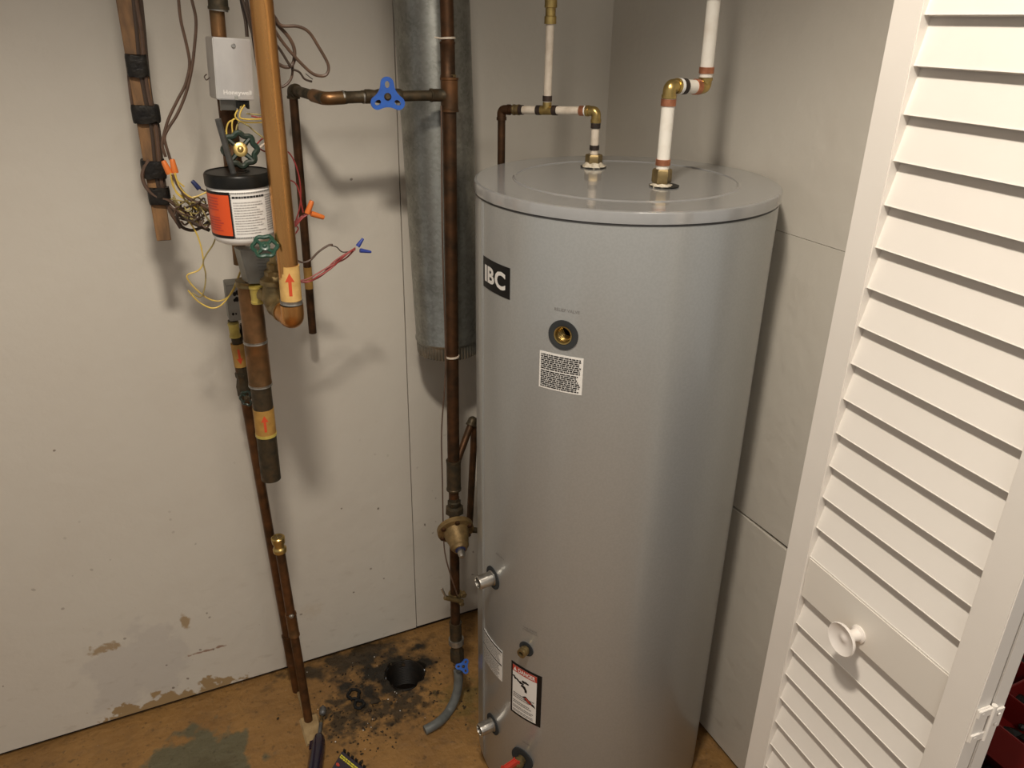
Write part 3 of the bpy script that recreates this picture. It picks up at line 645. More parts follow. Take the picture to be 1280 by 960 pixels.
# branch behind the tank edge
b0 = pm(571, 578); b1 = pm(591, 524, dm-.03)
obj('diagonal_branch', sweep(bmesh.new(), fillet([b0, b1, Vector((b1.x+.004, b1.y, b1.z-.02)), pm(587, 655, dm-.03)], .01, 5), .0082, 14), 'aged', WL)
elbow(b1, (b0-b1).normalized(), -Z, .0108, .016, 'dull', WL, 'street_elbow')
# union, drain valve and blue handle at the foot
obj('tee', sleeve(pm(569.3, 778), pm(570, 800), rm*1.1, .001), 'dull', WL)
obj('solder_ring', sleeve(pm(570.2, 798), pm(570.4, 804), .0195, 0), 'solder', WL)
obj('valve_body', lathe(bmesh.new(), pm(570.5, 800), pm(572.5, 843)-pm(570.5, 800), [(0, .0165), (.012, .0165), (.014, .0145), (.030, .0155), (.036, .0185), (.062, .0185), (.066, .015)], 8), 'dull', WL)
# clamp with long screw
cc = pm(569.3, 745); ck = obj('ground_clamp', lathe(bmesh.new(), pm(569, 741), pm(569.5, 750)-pm(569, 741), [(0, rm*.9), (0, rm*1.25), (.011, rm*1.25), (.011, rm*.9)], 20), 'brass_old', WL, 'bronze earthing clamp')
obj('clamp_screw', tube(pm(552, 735, dm+.02), pm(557, 746, dm+.02), .0028, 10), 'steel', ck)
obj('clamp_ear', sweep(bmesh.new(), [pm(556, 747, dm+.02), pm(578, 752, dm+.02)], .006, 10), 'brass_old', ck)
obj('clamp_bolt', hexnut(pm(578, 741, dm+.018), -Y, .008, .012), 'brass_old', ck); obj('clamp_bolt', hexnut(pm(576, 753, dm+.024), -Y, .006, .010), 'brass_old', ck)
def thin(name, pts, r, m, parent, lab=None, n=8): return obj(name, sweep(bmesh.new(), spline(pts, 6), r, n), m, parent, lab)
thin('ground_wire', [pm(551.5, 132, .004), pm(552, 170, .004), pm(553, 300, .004), pm(557, 440, .004), pm(556, 480), pm(552, 540), pm(553, 600), pm(554, 655), pm(556, 690, dm+.015), pm(563, 718, dm+.02), pm(572, 745, dm+.024)], .0017, 'cable', WL, 'thin brown wire running down the pipe')
for y_, x_ in ((48, 559.3), (446, 565.5)):
    o = obj('cable_tie', lathe(bmesh.new(), pm(x_-.2, y_-1.5), pm(x_, y_+2)-pm(x_-.2, y_-1.5), [(0, rm), (0, rm*1.12), (.0035, rm*1.12), (.0035, rm)], 20), 'pex_old', WL)
obj('tie_tail', tube(pm(543, 46.5, dm+.008), pm(552, 48, dm+.01), .0014, 8), 'pex_old', WL)
# branch to the left with blue handle
jb = pm(558, 119); v0 = pm(482, 120); e0 = pm(412, 122); e1 = pm(400, 121); e2 = P(366, 112, .105)
obj('branch_pipe', tube(jb, e0, rm*.70), 'dull', WL)
obj('branch_sleeve', sleeve(pm(556, 119), pm(538, 119), rm*.85), 'dull', WL)
obj('branch_sleeve', sleeve(pm(455, 121), pm(430, 122), rm*.78), 'dull', WL)
sl = obj('branch_elbow', sweep(bmesh.new(), fillet([pm(430, 122), pm(406, 123.5), lerp(pm(406, 123.5), e2, .35)], .02, 6), rm*.86, 18), 'mid', WL, 'copper forty five degree elbow')
for a_ in (454, 429): obj('solder_ring', sleeve(pm(a_+1, 121.5), pm(a_-1, 121.6), rm*.86, 0), 'solder', WL)
obj('branch_pipe', tube(pm(404, 123), e2, rm*.68), 'dull', WL)
dn = P(391, 416, .085)
obj('drop_pipe', tube(e2, dn, .0086, 16), 'aged', WL, 'short brown copper pipe ending open above the floor')
elbow(e2, (pm(404, 123)-e2).normalized(), (dn-e2).normalized(), .0112, .016, 'dull', WL, 'corner_elbow')
tp0, tp1 = lerp(e2, dn, .70), lerp(e2, dn, .795)
obj('tape_label', tube(tp0, tp1, .0091, 16), 'oldlabel', WL)
vbod = obj('gate_valve', lathe(bmesh.new(), pm(502, 119.5), v0-pm(502, 119.5), [(0, .0112), (.004, .0128), (.012, .0128), (.016, .011), (.030, .0135), (.042, .0135), (.052, .011), (.062, .0128), (.070, .0128), (.072, .011)], 16), 'dull', WL)
vn = (Vector((-.18, -.93, .05))).normalized()
obj('valve_stem', tube(v0+vn*.0, v0+vn*.034, .0055, 12), 'dull', WL)
def trihandle(c, nrm, upv, R_, m, parent, hm='dull', a0=0.):
    nrm = Vector(nrm).normalized(); upv = Vector(upv); ay = (upv-nrm*upv.dot(nrm)).normalized(); ax = ay.cross(nrm)
    ol = []
    for j in range(3):
        a = math.pi/2+a0+j*2*math.pi/3; cx, cy = R_*.66*math.cos(a), R_*.66*math.sin(a)
        for i in range(13): s = a+R(-88+176*i/12); ol.append((cx+R_*.36*math.cos(s), cy+R_*.36*math.sin(s)))
        m_ = a+math.pi/3; p0 = ol[-1]; b_ = a+2*math.pi/3; s = b_+R(-88); p2 = (R_*(.66*math.cos(b_)+.36*math.cos(s)), R_*(.66*math.sin(b_)+.36*math.sin(s))); p1 = (R_*.45*math.cos(m_), R_*.45*math.sin(m_))
        for i in range(1, 8): t_ = i/8; ol.append(tuple(p0[c]*(1-t_)**2+2*p1[c]*t_*(1-t_)+p2[c]*t_*t_ for c in (0, 1)))
    hs = []
    for j in range(3):
        a = math.pi/2+a0+j*2*math.pi/3; cx, cy = R_*.62*math.cos(a), R_*.62*math.sin(a)
        hs.append([(cx+R_*(.18*math.cos(s)*math.cos(a)-.13*math.sin(s)*math.sin(a)), cy+R_*(.18*math.cos(s)*math.sin(a)+.13*math.sin(s)*math.cos(a))) for s in [2*math.pi*i/16 for i in range(16)]])
    bm = flat_mesh([ol]+hs, R_*.22); place(bm, c, ax, ay, nrm)
    o = obj('valve_handle', bm, m, parent, 'blue three-lobed valve handle')
    obj('handle_screw', lathe(bmesh.new(), Vector(c)+nrm*R_*.09, nrm, [(0, R_*.2), (R_*.06, R_*.2), (R_*.14, R_*.12)], 14), hm, o); return o
trihandle(v0+vn*.034, vn, Z+X*.02, .0335, 'blue', WL, a0=0)
bh = pm(575, 831, dm+.012)
obj('valve_stem', tube(pm(572, 829), bh, .005, 12), 'dull', WL)
trihandle(bh+Vector((.004, -.012, .004)), Vector((-.15, -.75, .55)), Vector((-.9, .1, .5)), .020, 'blue', WL, a0=.25)
# grey drain hose
HS = [pm(572.5, 838), pm(573, 852, .004), pm(570, 870, .012), pm(561, 889, .022), PZ(548, 903, .016), PZ(531, 913, .012)]
obj('drain_hose', sweep(bmesh.new(), spline(HS, 8), .0118, 20), 'hose', label='grey flexible hose curving from the blue floor-level valve towards the drain', cat='hose')
# ================================================================ HEATING RISERS, LEFT
def handwheel(c, nrm, R_, parent, m='green', lobes=8, sp=4, hub='brass'):
    u, v, nrm = frame(nrm); c = Vector(c)
    pts = []
    for k in range(lobes*8):
        t_ = 2*math.pi*k/(lobes*8); rr = R_*(1+.085*math.cos(lobes*t_)); pts.append(c+(u*math.cos(t_)+v*math.sin(t_))*rr)
    bm = bmesh.new(); sweep(bm, pts, R_*.19, 8, closed=True)
    for k in range(sp):
        t_ = 2*math.pi*(k+.5)/sp; sweep(bm, [c-nrm*R_*.1, c-nrm*R_*.02+(u*math.cos(t_)+v*math.sin(t_))*R_*.95], [R_*.2, R_*.15], 8)
    lathe(bm, c-nrm*R_*.2, nrm, [(0, R_*.2), (0, R_*.36), (R_*.2, R_*.36), (R_*.28, R_*.25)], 16)
    o = obj('handwheel', bm, m, parent, 'dark green scalloped valve handwheel')
    obj('hub_nut', lathe(bmesh.new(), c+nrm*R_*.05, nrm, [(0, R_*.47), (R_*.05, R_*.47), (R_*.09, R_*.38), (R_*.09, R_*.2), (R_*.2, R_*.2), (R_*.28, R_*.08)], 22), hub, o)
    return o
def arrowlabel(A, B, r, parent, m, view=None, up=True):
    """band of tape round a pipe with a marker arrow on the side that faces out"""
    A = Vector(A); B = Vector(B); o = obj('tape_label', lathe(bmesh.new(), A, B-A, [(0, r), (0, r+.0006), ((B-A).length, r+.0006), ((B-A).length, r)], 28), m, parent)
    d = (A-B).normalized()*(1 if up else -1); L_ = (B-A).length; f = (CAM-A); f = (f-d*f.dot(d)).normalized(); s = d.cross(f); c = (A+B)/2
    bm = bmesh.new(); q = [(-.10, -.34), (.10, -.34), (.10, .10), (.30, .08), (0, .36), (-.30, .08), (-.10, .10)]
    bm.faces.new([bm.verts.new((a, b, 0)) for a, b in q])
    for v in bm.verts:
        x, y = v.co.x*L_*.42, v.co.y*L_*.95; a = x/r; v.co = c+d*y+f*((r+.0010)*math.cos(a))+s*(-(r+.0010)*math.sin(a))
    obj('marker_arrow', bm, 'arrow', o, smooth=False); return o
dB = .43
HR = thing('heating_riser', P(365, 400, dB), 'bright copper heating pipe running down the left foreground with a red arrow on yellow tape', 'pipe')
B0, B1 = P(327.5, 0, dB), P(361.5, 335, dB); bd = (B0-B1).normalized(); rb = .0172
Btop = B0+bd*((2.55-B0.z)/bd.z); Bend = P(364.5, 378, dB)
obj('pipe', tube(Bend, Btop, rb, 28), 'bright', HR, 'bright orange copper pipe')
arrowlabel(P(360.6, 331, dB), P(364, 374, dB), rb, HR, 'paperlabel')
obj('solder_ring', sleeve(P(364.1, 374.5, dB), P(364.3, 379, dB), rb+.0018, .0002), 'solder', HR)
vc = P(341, 372, dB-.075)          # valve body behind and left
ebc = P(366.5, 399, dB)
obj('elbow', sweep(bmesh.new(), fillet([P(364.6, 380, dB), ebc, lerp(ebc, P(347, 381, dB-.06), 1.)], .020, 8), rb+.0024, 26), 'bright', HR, 'copper elbow at the foot of the pipe')
obj('elbow_sleeve', sleeve(lerp(ebc, P(347, 381, dB-.06), .55), P(347, 381, dB-.06), rb+.0035), 'brass_old', HR)
vb_ = obj('valve_body', lathe(bmesh.new(), P(342, 341, dB-.06), P(344, 386, dB-.06)-P(342, 341, dB-.06), [(0, .012), (.004, .0155), (.010, .0195), (.012, .024), (.020, .024), (.022, .019), (.034, .021), (.050, .022), (.062, .017), (.068, .012)], 14), 'brass_old', HR, 'cast brass valve body')
obj('bonnet', lathe(bmesh.new(), P(341, 320, dB-.055), P(342, 343, dB-.06)-P(341, 320, dB-.055), [(-.012, .005), (.012, .006), (.013, .011), (.024, .011), (.027, .016), (.034, .016)], 8), 'brass_old', vb_)
hw = handwheel(P(331, 308, dB+.010), Vector((-.1, -.70, .70)), .0185, HR, m='green2', lobes=6, hub='green2')
obj('side_connector', sweep(bmesh.new(), [P(338, 372, dB-.06), P(327, 367, .352)], .012, 16), 'brass_old', HR)
# lower heavy pipe
d2_ = .30
LP = thing('heating_return_pipe', P(341, 598, d2_), 'thick brown copper pipe cut off in mid air with a faded arrow on yellow tape', 'pipe')
L0, L1 = P(311, 352, d2_), P(339, 598, d2_); r2p = .0195
lp = lambda y_: lerp(L0, L1, (y_-352)/(598-352))
obj('pipe', lathe(bmesh.new(), L0, L1-L0, [(0, r2p), ((L1-L0).length, r2p), ((L1-L0).length, r2p-.002), ((L1-L0).length-.02, r2p-.002)], 28), 'dull', LP)
obj('sleeve', sleeve(lp(354), lp(420), r2p+.0018, .0002), 'mid', LP); obj('sleeve', sleeve(lp(421), lp(472), r2p+.0022, .0004), 'mid', LP)
for y_ in (420.5, 473): obj('solder_ring', sleeve(lp(y_-1.5), lp(y_+1.5), r2p+.0028, .0002), 'solder', LP)
obj('flare_rim', sleeve(P(310.5, 350, d2_), P(311, 357, d2_), r2p+.0035, .0004), 'brass_old', LP)
arrowlabel(lp(503), lp(535), r2p, LP, 'oldlabel'); obj('tape_edge', tube(lp(535), lp(538.5), r2p+.0012, 26), 'cleartag', LP)
# upper pipe with aluminium zone valve
dZ = .33
ZV = thing('zone_valve', P(291, 85, dZ), 'square silver zone valve box on the old pipe above the jar, wires hanging below', 'valve')
zp0 = P(272.5, -4, dZ-.04); zp1 = P(296, 240, dZ-.04); zd = (zp0-zp1).normalized()
obj('pipe', tube(P(300.5, 330, dZ-.045), zp0+zd*((2.55-zp0.z)/zd.z), .0118, 20), 'mid', ZV)
obj('sleeve', sleeve(P(271, -14, dZ-.04), P(273.3, 12, dZ-.04), .0155, .001), 'dull', ZV); obj('solder_ring', sleeve(P(273.3, 10, dZ-.04), P(273.4, 14, dZ-.04), .0148, 0), 'solder', ZV)
obj('sleeve', sleeve(P(282, 118, dZ-.04), P(292, 205, dZ-.04), .0145), 'aged', ZV)
def pbox(tl, tr, bl, d, depth, skew=None, bev=.0015, back=None):
    """box whose front face has the given pixel corners at distance d from the wall"""
    a, b, c = P(*tl, d), P(*tr, d), P(*bl, d); ax = (b-a); ay = (c-a); n_ = Vector(back) if back else Y
    bm = bmesh.new(); f = [a, b, b+ay, a+ay]; rings = [[bm.verts.new(q) for q in f], [bm.verts.new(q+n_*depth) for q in f]]
    loft(bm, rings); bmesh.ops.bevel(bm, geom=bm.edges[:], offset=bev, segments=2, affect='EDGES'); return bm, a, ax, ay
bm, a, ax, ay = pbox((265, 46), (313.5, 49), (271, 124.5), dZ+.03, .052, back=(-.10, .99, 0))
zb_ = obj('valve_cover', bm, 'alu', ZV, 'brushed silver metal cover'); zn = ay.cross(ax).normalized(); zn = zn if zn.y < 0 else -zn
def onf(u, v): return a+ax*u+ay*v+zn*.0006
obj('cover_screw', lathe(bmesh.new(), onf(.53, .12), zn, [(0, .0036), (.0015, .0034), (.002, .0028)], 8), 'steel', zb_)
tb = text_mesh('Honeywell', ax.length*.74, ax.length*.155, bold=.01); tb = place(tb, onf(.56, .885), ax, -ay, zn); obj('embossed_text', tb, mat('embossed_metal', (.78, .76, .72), rough=.45), zb_)
obj('cover_tab', box(bmesh.new(), onf(.52, .965), ax, ay, zn, .005, .006, .002, .0004), 'alu_dull', zb_)
obj('connector', box(bmesh.new(), P(303, 128, dZ+.015), ax, ay, zn, .018, .012, .018, .003), 'black', ZV)
obj('bracket', box(bmesh.new(), P(285, 131, dZ), ax, ay, zn, .024, .016, .012, .001), 'alu_dull', ZV)
obj('wire_loop', sweep(bmesh.new(), spline([P(258, 93, dZ-.01), P(255.5, 96, dZ), P(258, 100, dZ+.003), P(262, 97, dZ)], 5), .0010, 6), 'cable_dk', ZV)
def wire(pts, d, m, parent, r=.0013, name='wire', j=0.0):
    pp = []
    for i, q in enumerate(pts):
        dd_ = q[2] if len(q) > 2 else d; pp.append(P(q[0], q[1], dd_))
    return obj(name, sweep(bmesh.new(), spline(pp, 7), r, 7), m, parent)
wire([(303, 131), (297, 138), (294, 145), (299, 151), (310, 153), (330, 153)], dZ+.02, 'yellow', ZV)
wire([(306, 131), (301, 139), (300, 147), (308, 149), (322, 149), (332, 148)], dZ+.025, 'yellow', ZV)
wire([(292, 150), (286, 153), (283, 162), (284, 172)], dZ+.01, 'yellow', ZV)
wire([(296, 148), (291, 150), (290, 158), (291, 168)], dZ+.015, 'yellow', ZV)
wire([(299, 152), (296, 158), (295, 166)], dZ+.012, 'yellow_dk', ZV)
wire([(308, 142), (318, 143), (332, 144)], dZ+.015, 'yellow_dk', ZV)
wire([(300, 152), (310, 157), (318, 164), (326, 170), (334, 176)], dZ+.01, 'yellow_dk', ZV)
wire([(314, 145), (324, 147), (333, 146)], dZ+.02, 'red', ZV)
wire([(334, 170), (326, 175), (321, 182), (328, 188), (334, 190)], dZ, 'red', ZV)
wire([(333, 178), (325, 184)], dZ+.01, 'pex_old', ZV, .002)
handwheel(P(300.5, 187, dZ+.042), Vector((-.05, -.95, .25)), .0245, ZV)
obj('valve_stem', tube(P(300, 187, dZ-.03), P(300.5, 187, dZ+.04), .006, 12), 'brass_old', ZV)
# lower zone valve box, printed side
bm, a, ax, ay = pbox((300, 312), (342, 312), (311, 355), .335, .03, back=(-.25, .97, 0))
ZL = thing('zone_valve', P(322, 334, .335), 'silver valve box with black print tucked directly below the white jar', 'valve')
zl = obj('valve_cover', bm, 'alu_dull', ZL); zn = ay.cross(ax).normalized(); zn = zn if zn.y < 0 else -zn
bm = bmesh.new(); dashes(bm, -.35, .42, -.5, .5, 8, .3, (.04, .1), ragged=.5, seed=3)
for v in bm.verts: v.co = a+ax*(.60+v.co.x*.55)+ay*(.55-v.co.y*.8)+zn*.0006
obj('printed_text', bm, 'inkgrey', zl, kind='stuff')
obj('yellow_cap', sleeve(P(320, 357, .332), P(323.5, 378, .332), .0125, .001), 'cleartag', ZL, 'yellow translucent motor cap')
# grey valve box and thinner pipe at the back reaching the floor
dG_ = .115
BP = thing('back_heating_pipe', PZ(371, 863), 'thin brown copper pipe at the wall with grey valve box and small green handwheel', 'pipe')
q0, q1 = P(297, 440, dG_), PZ(371, 863)
obj('pipe', tube(q0, q1, .0112, 18), 'red_cu', BP)
bp = lambda t_: lerp(q0, q1, t_)
obj('pipe', tube(P(291, 400, dG_), P(299, 442, dG_), .0105, 18), 'dull', BP)
bm, a, ax, ay = pbox((282, 357), (304, 355), (287, 402), dG_+.03, .045); bx = obj('valve_cover', bm, 'alu_dull', BP, 'dull grey valve box'); zn = ay.cross(ax).normalized(); zn = zn if zn.y < 0 else -zn
bm = bmesh.new()
for u, v, s in ((.45, .25, .10), (.62, .22, .12), (.55, .40, .12), (.72, .42, .10), (.42, .42, .08), (.25, .80, .07), (.42, .80, .05)):
    n_ = 10; bm.faces.new([bm.verts.new(a+ax*(u+s*math.cos(2*math.pi*k/n_))+ay*(v+s*.6*math.sin(2*math.pi*k/n_))+zn*.0006) for k in range(n_)])
obj('terminal_print', bm, 'ink', bx, kind='stuff')
obj('yellow_cap', sleeve(P(291.5, 404, dG_+.015), P(294, 421, dG_+.015), .0105, .001), 'cleartag', BP)
arrowlabel(P(296.5, 429, dG_), P(301.3, 457, dG_), .0132, BP, 'oldlabel', up=False)
obj('brass_fitting', lathe(bmesh.new(), P(301.3, 458, dG_), P(309, 497, dG_)-P(301.3, 458, dG_), [(0, .012), (.012, .012), (.013, .0155), (.022, .0155), (.026, .0135), (.045, .018), (.066, .018), (.075, .013)], 8), 'dull', BP)
obj('brass_fitting', sleeve(P(305, 405, dG_), P(305.5, 425, dG_), .008), 'dull', BP)
handwheel(P(309, 498, dG_+.04), Vector((-.5, -.8, .1)), .0145, BP, lobes=7, hub='dull')
obj('valve_stem', tube(P(311, 492, dG_), P(309, 498, dG_+.04), .005, 10), 'dull', BP)
obj('sleeve', sleeve(bp(.80), bp(.90), .0135), 'red_cu', BP)
# pipe stub with brass coupling, to the floor
FL = PZ(386, 902); FT = P(350, 688, YW-FL.y+.0)
SP = thing('capped_floor_pipe', FL, 'short rusty copper pipe rising from the floor, topped with a shiny brass coupling', 'pipe')
fd = FT-FL
obj('pipe', tube(FL, FT, .0108, 18), 'red_cu', SP); obj('sleeve', sleeve(lerp(FL, FT, .535), lerp(FL, FT, .66), .0128), 'mid', SP)
obj('solder_blob', lathe(bmesh.new(), lerp(FL, FT, .66)-Y*.010, -Y, [(0, .006), (.003, .0055), (.005, .003)], 10), 'solder', SP)
fdn = fd.normalized(); L_ = .040
cb = obj('brass_coupling', lathe(bmesh.new(), FT-fdn*.004, fdn, [(0, .011), (.001, .0148), (.010, .0155), (.012, .0145), (.015, .0118), (.024, .0118), (.026, .0145), (.036, .0152), (.040, .0152), (.042, .013), (.042, .009), (.030, .0085)], 28), 'brass', SP, 'shiny brass push-fit coupling')
obj('cap_disc', lathe(bmesh.new(), FT+fdn*.034, fdn, [(0, .009), (.003, .009), (.0032, .004), (.006, .003)], 16), 'brass_old', cb)
# floor block round the pipe
obj('pipe_collar', prism([(FL.x-.022, .0), (FL.x+.026, .0), (FL.x+.022, .006), (FL.x-.018, .007)], 'y', FL.y-.075, FL.y+.012), 'paper', label='pale tan mortar block on the floor at the foot of the rusty pipe', cat='block', smooth=False)
obj('wood_shim', prism([(.165, .0), (.183, .0), (.182, .005), (.167, .005)], 'y', FL.y+.03, FL.y+.14), 'paper', label='narrow tan wood shim lying left of the rusty pipe foot near the wall', cat='shim', smooth=False)
# ================================================================ JAR AND ROD
dJ = .365; jc = P(307, 300, dJ); jt = P(297.5, 222, dJ); jd = (jt-jc).normalized()
JB = thing('flux_jar', jc, 'white plastic jar with black lid and orange label wedged among the pipes', 'jar')
k_ = (P(258, 225, dJ)-P(340, 225, dJ)).length/2
rj = k_*.985; L_ = (jt-jc).length
obj('jar_body', lathe(bmesh.new(), jc, jd, [(0, rj*.72), (.001, rj*.80), (.005, rj*.94), (.012, rj*1.0), (L_*.90, rj), (L_*.93, rj*.96), (L_+.002, rj*.96)], 56), 'white', JB)
lidj = obj('jar_lid', lathe(bmesh.new(), jt-jd*.010, jd, [(0, rj*1.0), (0, rj*1.035), (.003, rj*1.045), (.017, rj*1.045), (.020, rj*1.02), (.021, rj*.99), (.0195, rj*.96), (.0195, rj*.25)], 64), 'black', JB)
obj('lid_hole', lathe(bmesh.new(), jt+jd*.0098+Vector((.006, -.004, 0)), jd, [(0, .0095), (.0006, .0095)], 20), 'gap', lidj)
obj('lid_lump', lathe(bmesh.new(), jt+jd*.0102+Vector((.014, -.006, 0)), jd, [(0, .006), (.002, .005), (.003, .002)], 8), 'black', lidj)
fj = (CAM-jc); fj = (fj-jd*fj.dot(jd)).normalized(); sj = jd.cross(fj)   # sj: to the right as seen
if sj.dot(RT) < 0: sj = -sj
def jp(ang, t_, e=.0006): return jc+jd*(t_*L_)+(fj*math.cos(ang)+sj*math.sin(ang))*(rj+e)
def jpatch(a0, a1, t0_, t1_, m, name, e=.0006, n=16, parent=JB, label=None):
    bm = bmesh.new(); r_ = [[bm.verts.new(jp(a0+(a1-a0)*k/n, t_, e)) for k in range(n+1)] for t_ in (t0_, t1_)]
    for k in range(n): bm.faces.new((r_[0][k], r_[0][k+1], r_[1][k+1], r_[1][k]))
    return obj(name, bm, m, parent, label)
jo = jpatch(-1.9, -.32, .14, .86, 'ink', 'label_border'); jpatch(-1.9, -.36, .185, .815, 'orangelabel', 'orange_panel', .0009, parent=jo)
jw = jpatch(-.32, 1.9, .14, .86, 'sticker', 'instruction_label')
def jdash(a0, a1, t0_, t1_, n, m, parent, fill=.5, e=.0012, seed=1, word=(.03, .12), ragged=.2):
    bm = bmesh.new(); dashes(bm, a0, a1, t0_, t1_, n, fill, word, ragged=ragged, seed=seed)
    for v in bm.verts: v.co = jp(v.co.x, v.co.y, e)
    obj('printed_text', bm, m, parent, kind='stuff')
jdash(-1.3, -.62, .24, .48, 6, 'inkred', jo, seed=2); jdash(-1.3, -.7, .56, .78, 5, 'inkred', jo, seed=3)
jdash(-.24, .72, .20, .72, 13, 'inkmid', jw, .38, seed=4, ragged=.3); jdash(.80, 1.5, .22, .80, 16, 'inkmid', jw, .45, seed=5, ragged=.05); jdash(-.26, .78, .765, .80, 1, 'ink', jw, .9, seed=6, word=(.05, .1), ragged=0)
bm = bmesh.new()
for k in range(40):
    for t_ in (.155, .845):
        x = -.30+2.1*k/40; quad2(bm, x, x+.03, t_-.011, t_+.011)
for k in range(26):
    t_ = .16+.68*k/26; quad2(bm, -.335, -.29, t_, t_+.014)
for v in bm.verts: v.co = jp(v.co.x, v.co.y, .0015)
obj('striped_border', bm, 'ink', jw, kind='stuff')
rr0 = jt+jd*.008-sj*.003+fj*.002
obj('metal_rod', sweep(bmesh.new(), [P(292, 218, dJ+.012), P(272.5, 149, dJ+.025)], .0049, 16), 'rod', label='plain grey rod standing slanted in the black jar lid', cat='rod')
# ================================================================ TAPED CABLE BUNDLE
dS = .185
CBN = thing('cable_bundle', P(205, 300, dS), 'wood strip bound with black tape to brown cables, hanging at the far left', 'cable bundle')
s0, s1 = P(158, -6, dS), P(205, 300, dS); sd = (s0-s1).normalized(); stp = s0+sd*((2.55-s0.z)/sd.z)
su = X-sd*X.dot(sd); su.normalize(); sv = sd.cross(su)
bm = bmesh.new(); rings = []
for q, wd in ((s1, .0245), (lerp(s1, s0, .35), .028), (s0, .034), (stp, .036)): rings.append([bm.verts.new(q+su*(a_*wd/2)+sv*(b_*.006)) for a_, b_ in ((-1, -1), (1, -1), (1, 1), (-1, 1))])
loft(bm, rings); bmesh.ops.bevel(bm, geom=bm.edges[:], offset=.001, segments=1, affect='EDGES'); obj('wood_strip', bm, 'wood', CBN, smooth=False)
def cw(pts, m='cable', r=.0036, d=dS+.006): return wire(pts, d, m, CBN, r, 'cable')
cw([(164, -60), (170, 0), (177, 40), (180, 80), (186, 120), (195, 160), (199, 200), (203, 235), (212, 262), (226, 285)])
cw([(160, -60), (167, 0), (172, 50), (175, 85), (182, 125), (190, 165), (194, 205), (200, 240), (216, 262), (240, 278), (262, 288)], 'cable_dk')
cw([(170, -60), (176, 0), (180, 40), (184, 85), (189, 125), (198, 162), (202, 205), (206, 236)], 'cable_dk', .0036, dS)
cw([(160, 60, dS-.01), (162, 100, dS-.01), (166, 130, dS-.01), (172, 150, dS-.01)], 'cable')
cw([(186, 200), (180, 210), (178, 222), (184, 236), (196, 246), (210, 250), (226, 262)], 'cable', .0032, dS+.012)
cw([(222, 262), (222, 274), (228, 284), (240, 288), (252, 284), (262, 276)], 'cable_dk', .0030, dS+.03)
def tband(c, ww, hh, dy=.030):
    bm = bmesh.new(); rings = []; rn = random.Random(int(c.z*1000))
    for k in range(7):
        f = .96 if k in (0, 6) else 1.; q = c+sd*(hh*(k/6-.5)); ring = []
        for i in range(28):
            a = 2*math.pi*i/28; ca, sa = math.cos(a), math.sin(a); e = .55
            ring.append(bm.verts.new(q+su*(math.copysign(abs(ca)**e, ca)*ww/2*f)+sv*(math.copysign(abs(sa)**e, sa)*dy/2*f)+sd*rn.uniform(-.0022, .0022)))
        rings.append(ring)
    loft(bm, rings); return obj('tape_band', bm, 'tape', CBN)
for (x_, y_, hh, ww) in ((169.5, 82, .034, .035), (180.5, 142, .028, .046), (190, 211, .030, .041), (197, 244, .028, .038)):
    c_ = P(x_+2, y_, dS); tband(c_, ww, hh)

# thermostat cable with orange wire nuts
def wirenut(A, B, m, parent, r0=.0052, r1=.0034):
    A, B = Vector(A), Vector(B); l = (B-A).length
    return obj('wire_nut', lathe(bmesh.new(), A, B-A, [(0, r0*.8), (0, r0), (l*.15, r0*1.02), (l*.9, r1), (l, r1*.8)], 10), m, parent)
dT = .24
TCb = thing('thermostat_cable', P(210, 190, dT), 'pair of thin brown cables looping down to two orange wire nuts beside the taped bundle', 'cable')
wire([(222, -40), (223, -5), (226, 25), (233, 55), (237, 80), (232, 105), (222, 125), (211, 148), (205, 168), (203, 182), (207, 196)], dT, 'cable', TCb, .0026)
wire([(236, -40), (239, -5), (245, 25), (243, 60), (239, 90), (232, 118), (222, 142), (212, 158), (206, 170), (207, 180), (213, 200)], dT, 'cable', TCb, .0026)
wirenut(P(212, 217, dT+.01), P(204, 201, dT+.01), 'orange', TCb, .0058, .0046); wirenut(P(219, 216, dT+.012), P(215, 199, dT+.012), 'orange', TCb, .0058, .0046)
# wire tangle between bundle and jar
dW = .26
WT = thing('wire_tangle', P(240, 275, dW), 'tangle of grimy yellow and brown low-voltage wires between the taped strip and the jar', 'wires')
wire([(213, 216), (216, 232), (224, 243), (235, 248), (245, 258)], dW, 'yellow', WT); wire([(219, 216), (222, 226), (230, 233), (227, 231)], dW+.004, 'yellow', WT)
wire([(214, 218), (220, 240), (232, 250), (246, 262), (250, 272)], dW, 'yellow', WT)
wire([(218, 217), (226, 236), (240, 247), (252, 243), (260, 240)], dW+.01, 'yellow', WT); wire([(240, 247), (250, 244), (262, 238)], dW+.015, 'yellow', WT)
wire([(216, 218), (224, 234), (236, 248), (250, 255), (262, 262), (272, 268)], dW+.008, 'cable', WT, .003)
wire([(262, 240), (254, 238), (248, 234)], dW, 'cable_dk', WT, .0016); wirenut(P(249, 236, dW), P(240, 226, dW), 'navy', WT, .0044, .0038)
rnd = random.Random(11)
for k in range(18):
    a_ = (rnd.uniform(212, 232), rnd.uniform(240, 278)); b_ = (rnd.uniform(254, 272), rnd.uniform(252, 284))
    pts = [a_]+[(a_[0]+(b_[0]-a_[0])*t_+rnd.uniform(-7, 7), a_[1]+(b_[1]-a_[1])*t_+rnd.uniform(-11, 11), dW+rnd.uniform(-.02, .02)) for t_ in (.25, .5, .75)]+[b_]
    wire(pts, dW, ('yellow_dk', 'yellow_dk', 'cable', 'cable_dk', 'yellow_dk')[k % 5], WT, (.0013, .0013, .0018, .0016, .0013)[k % 5])
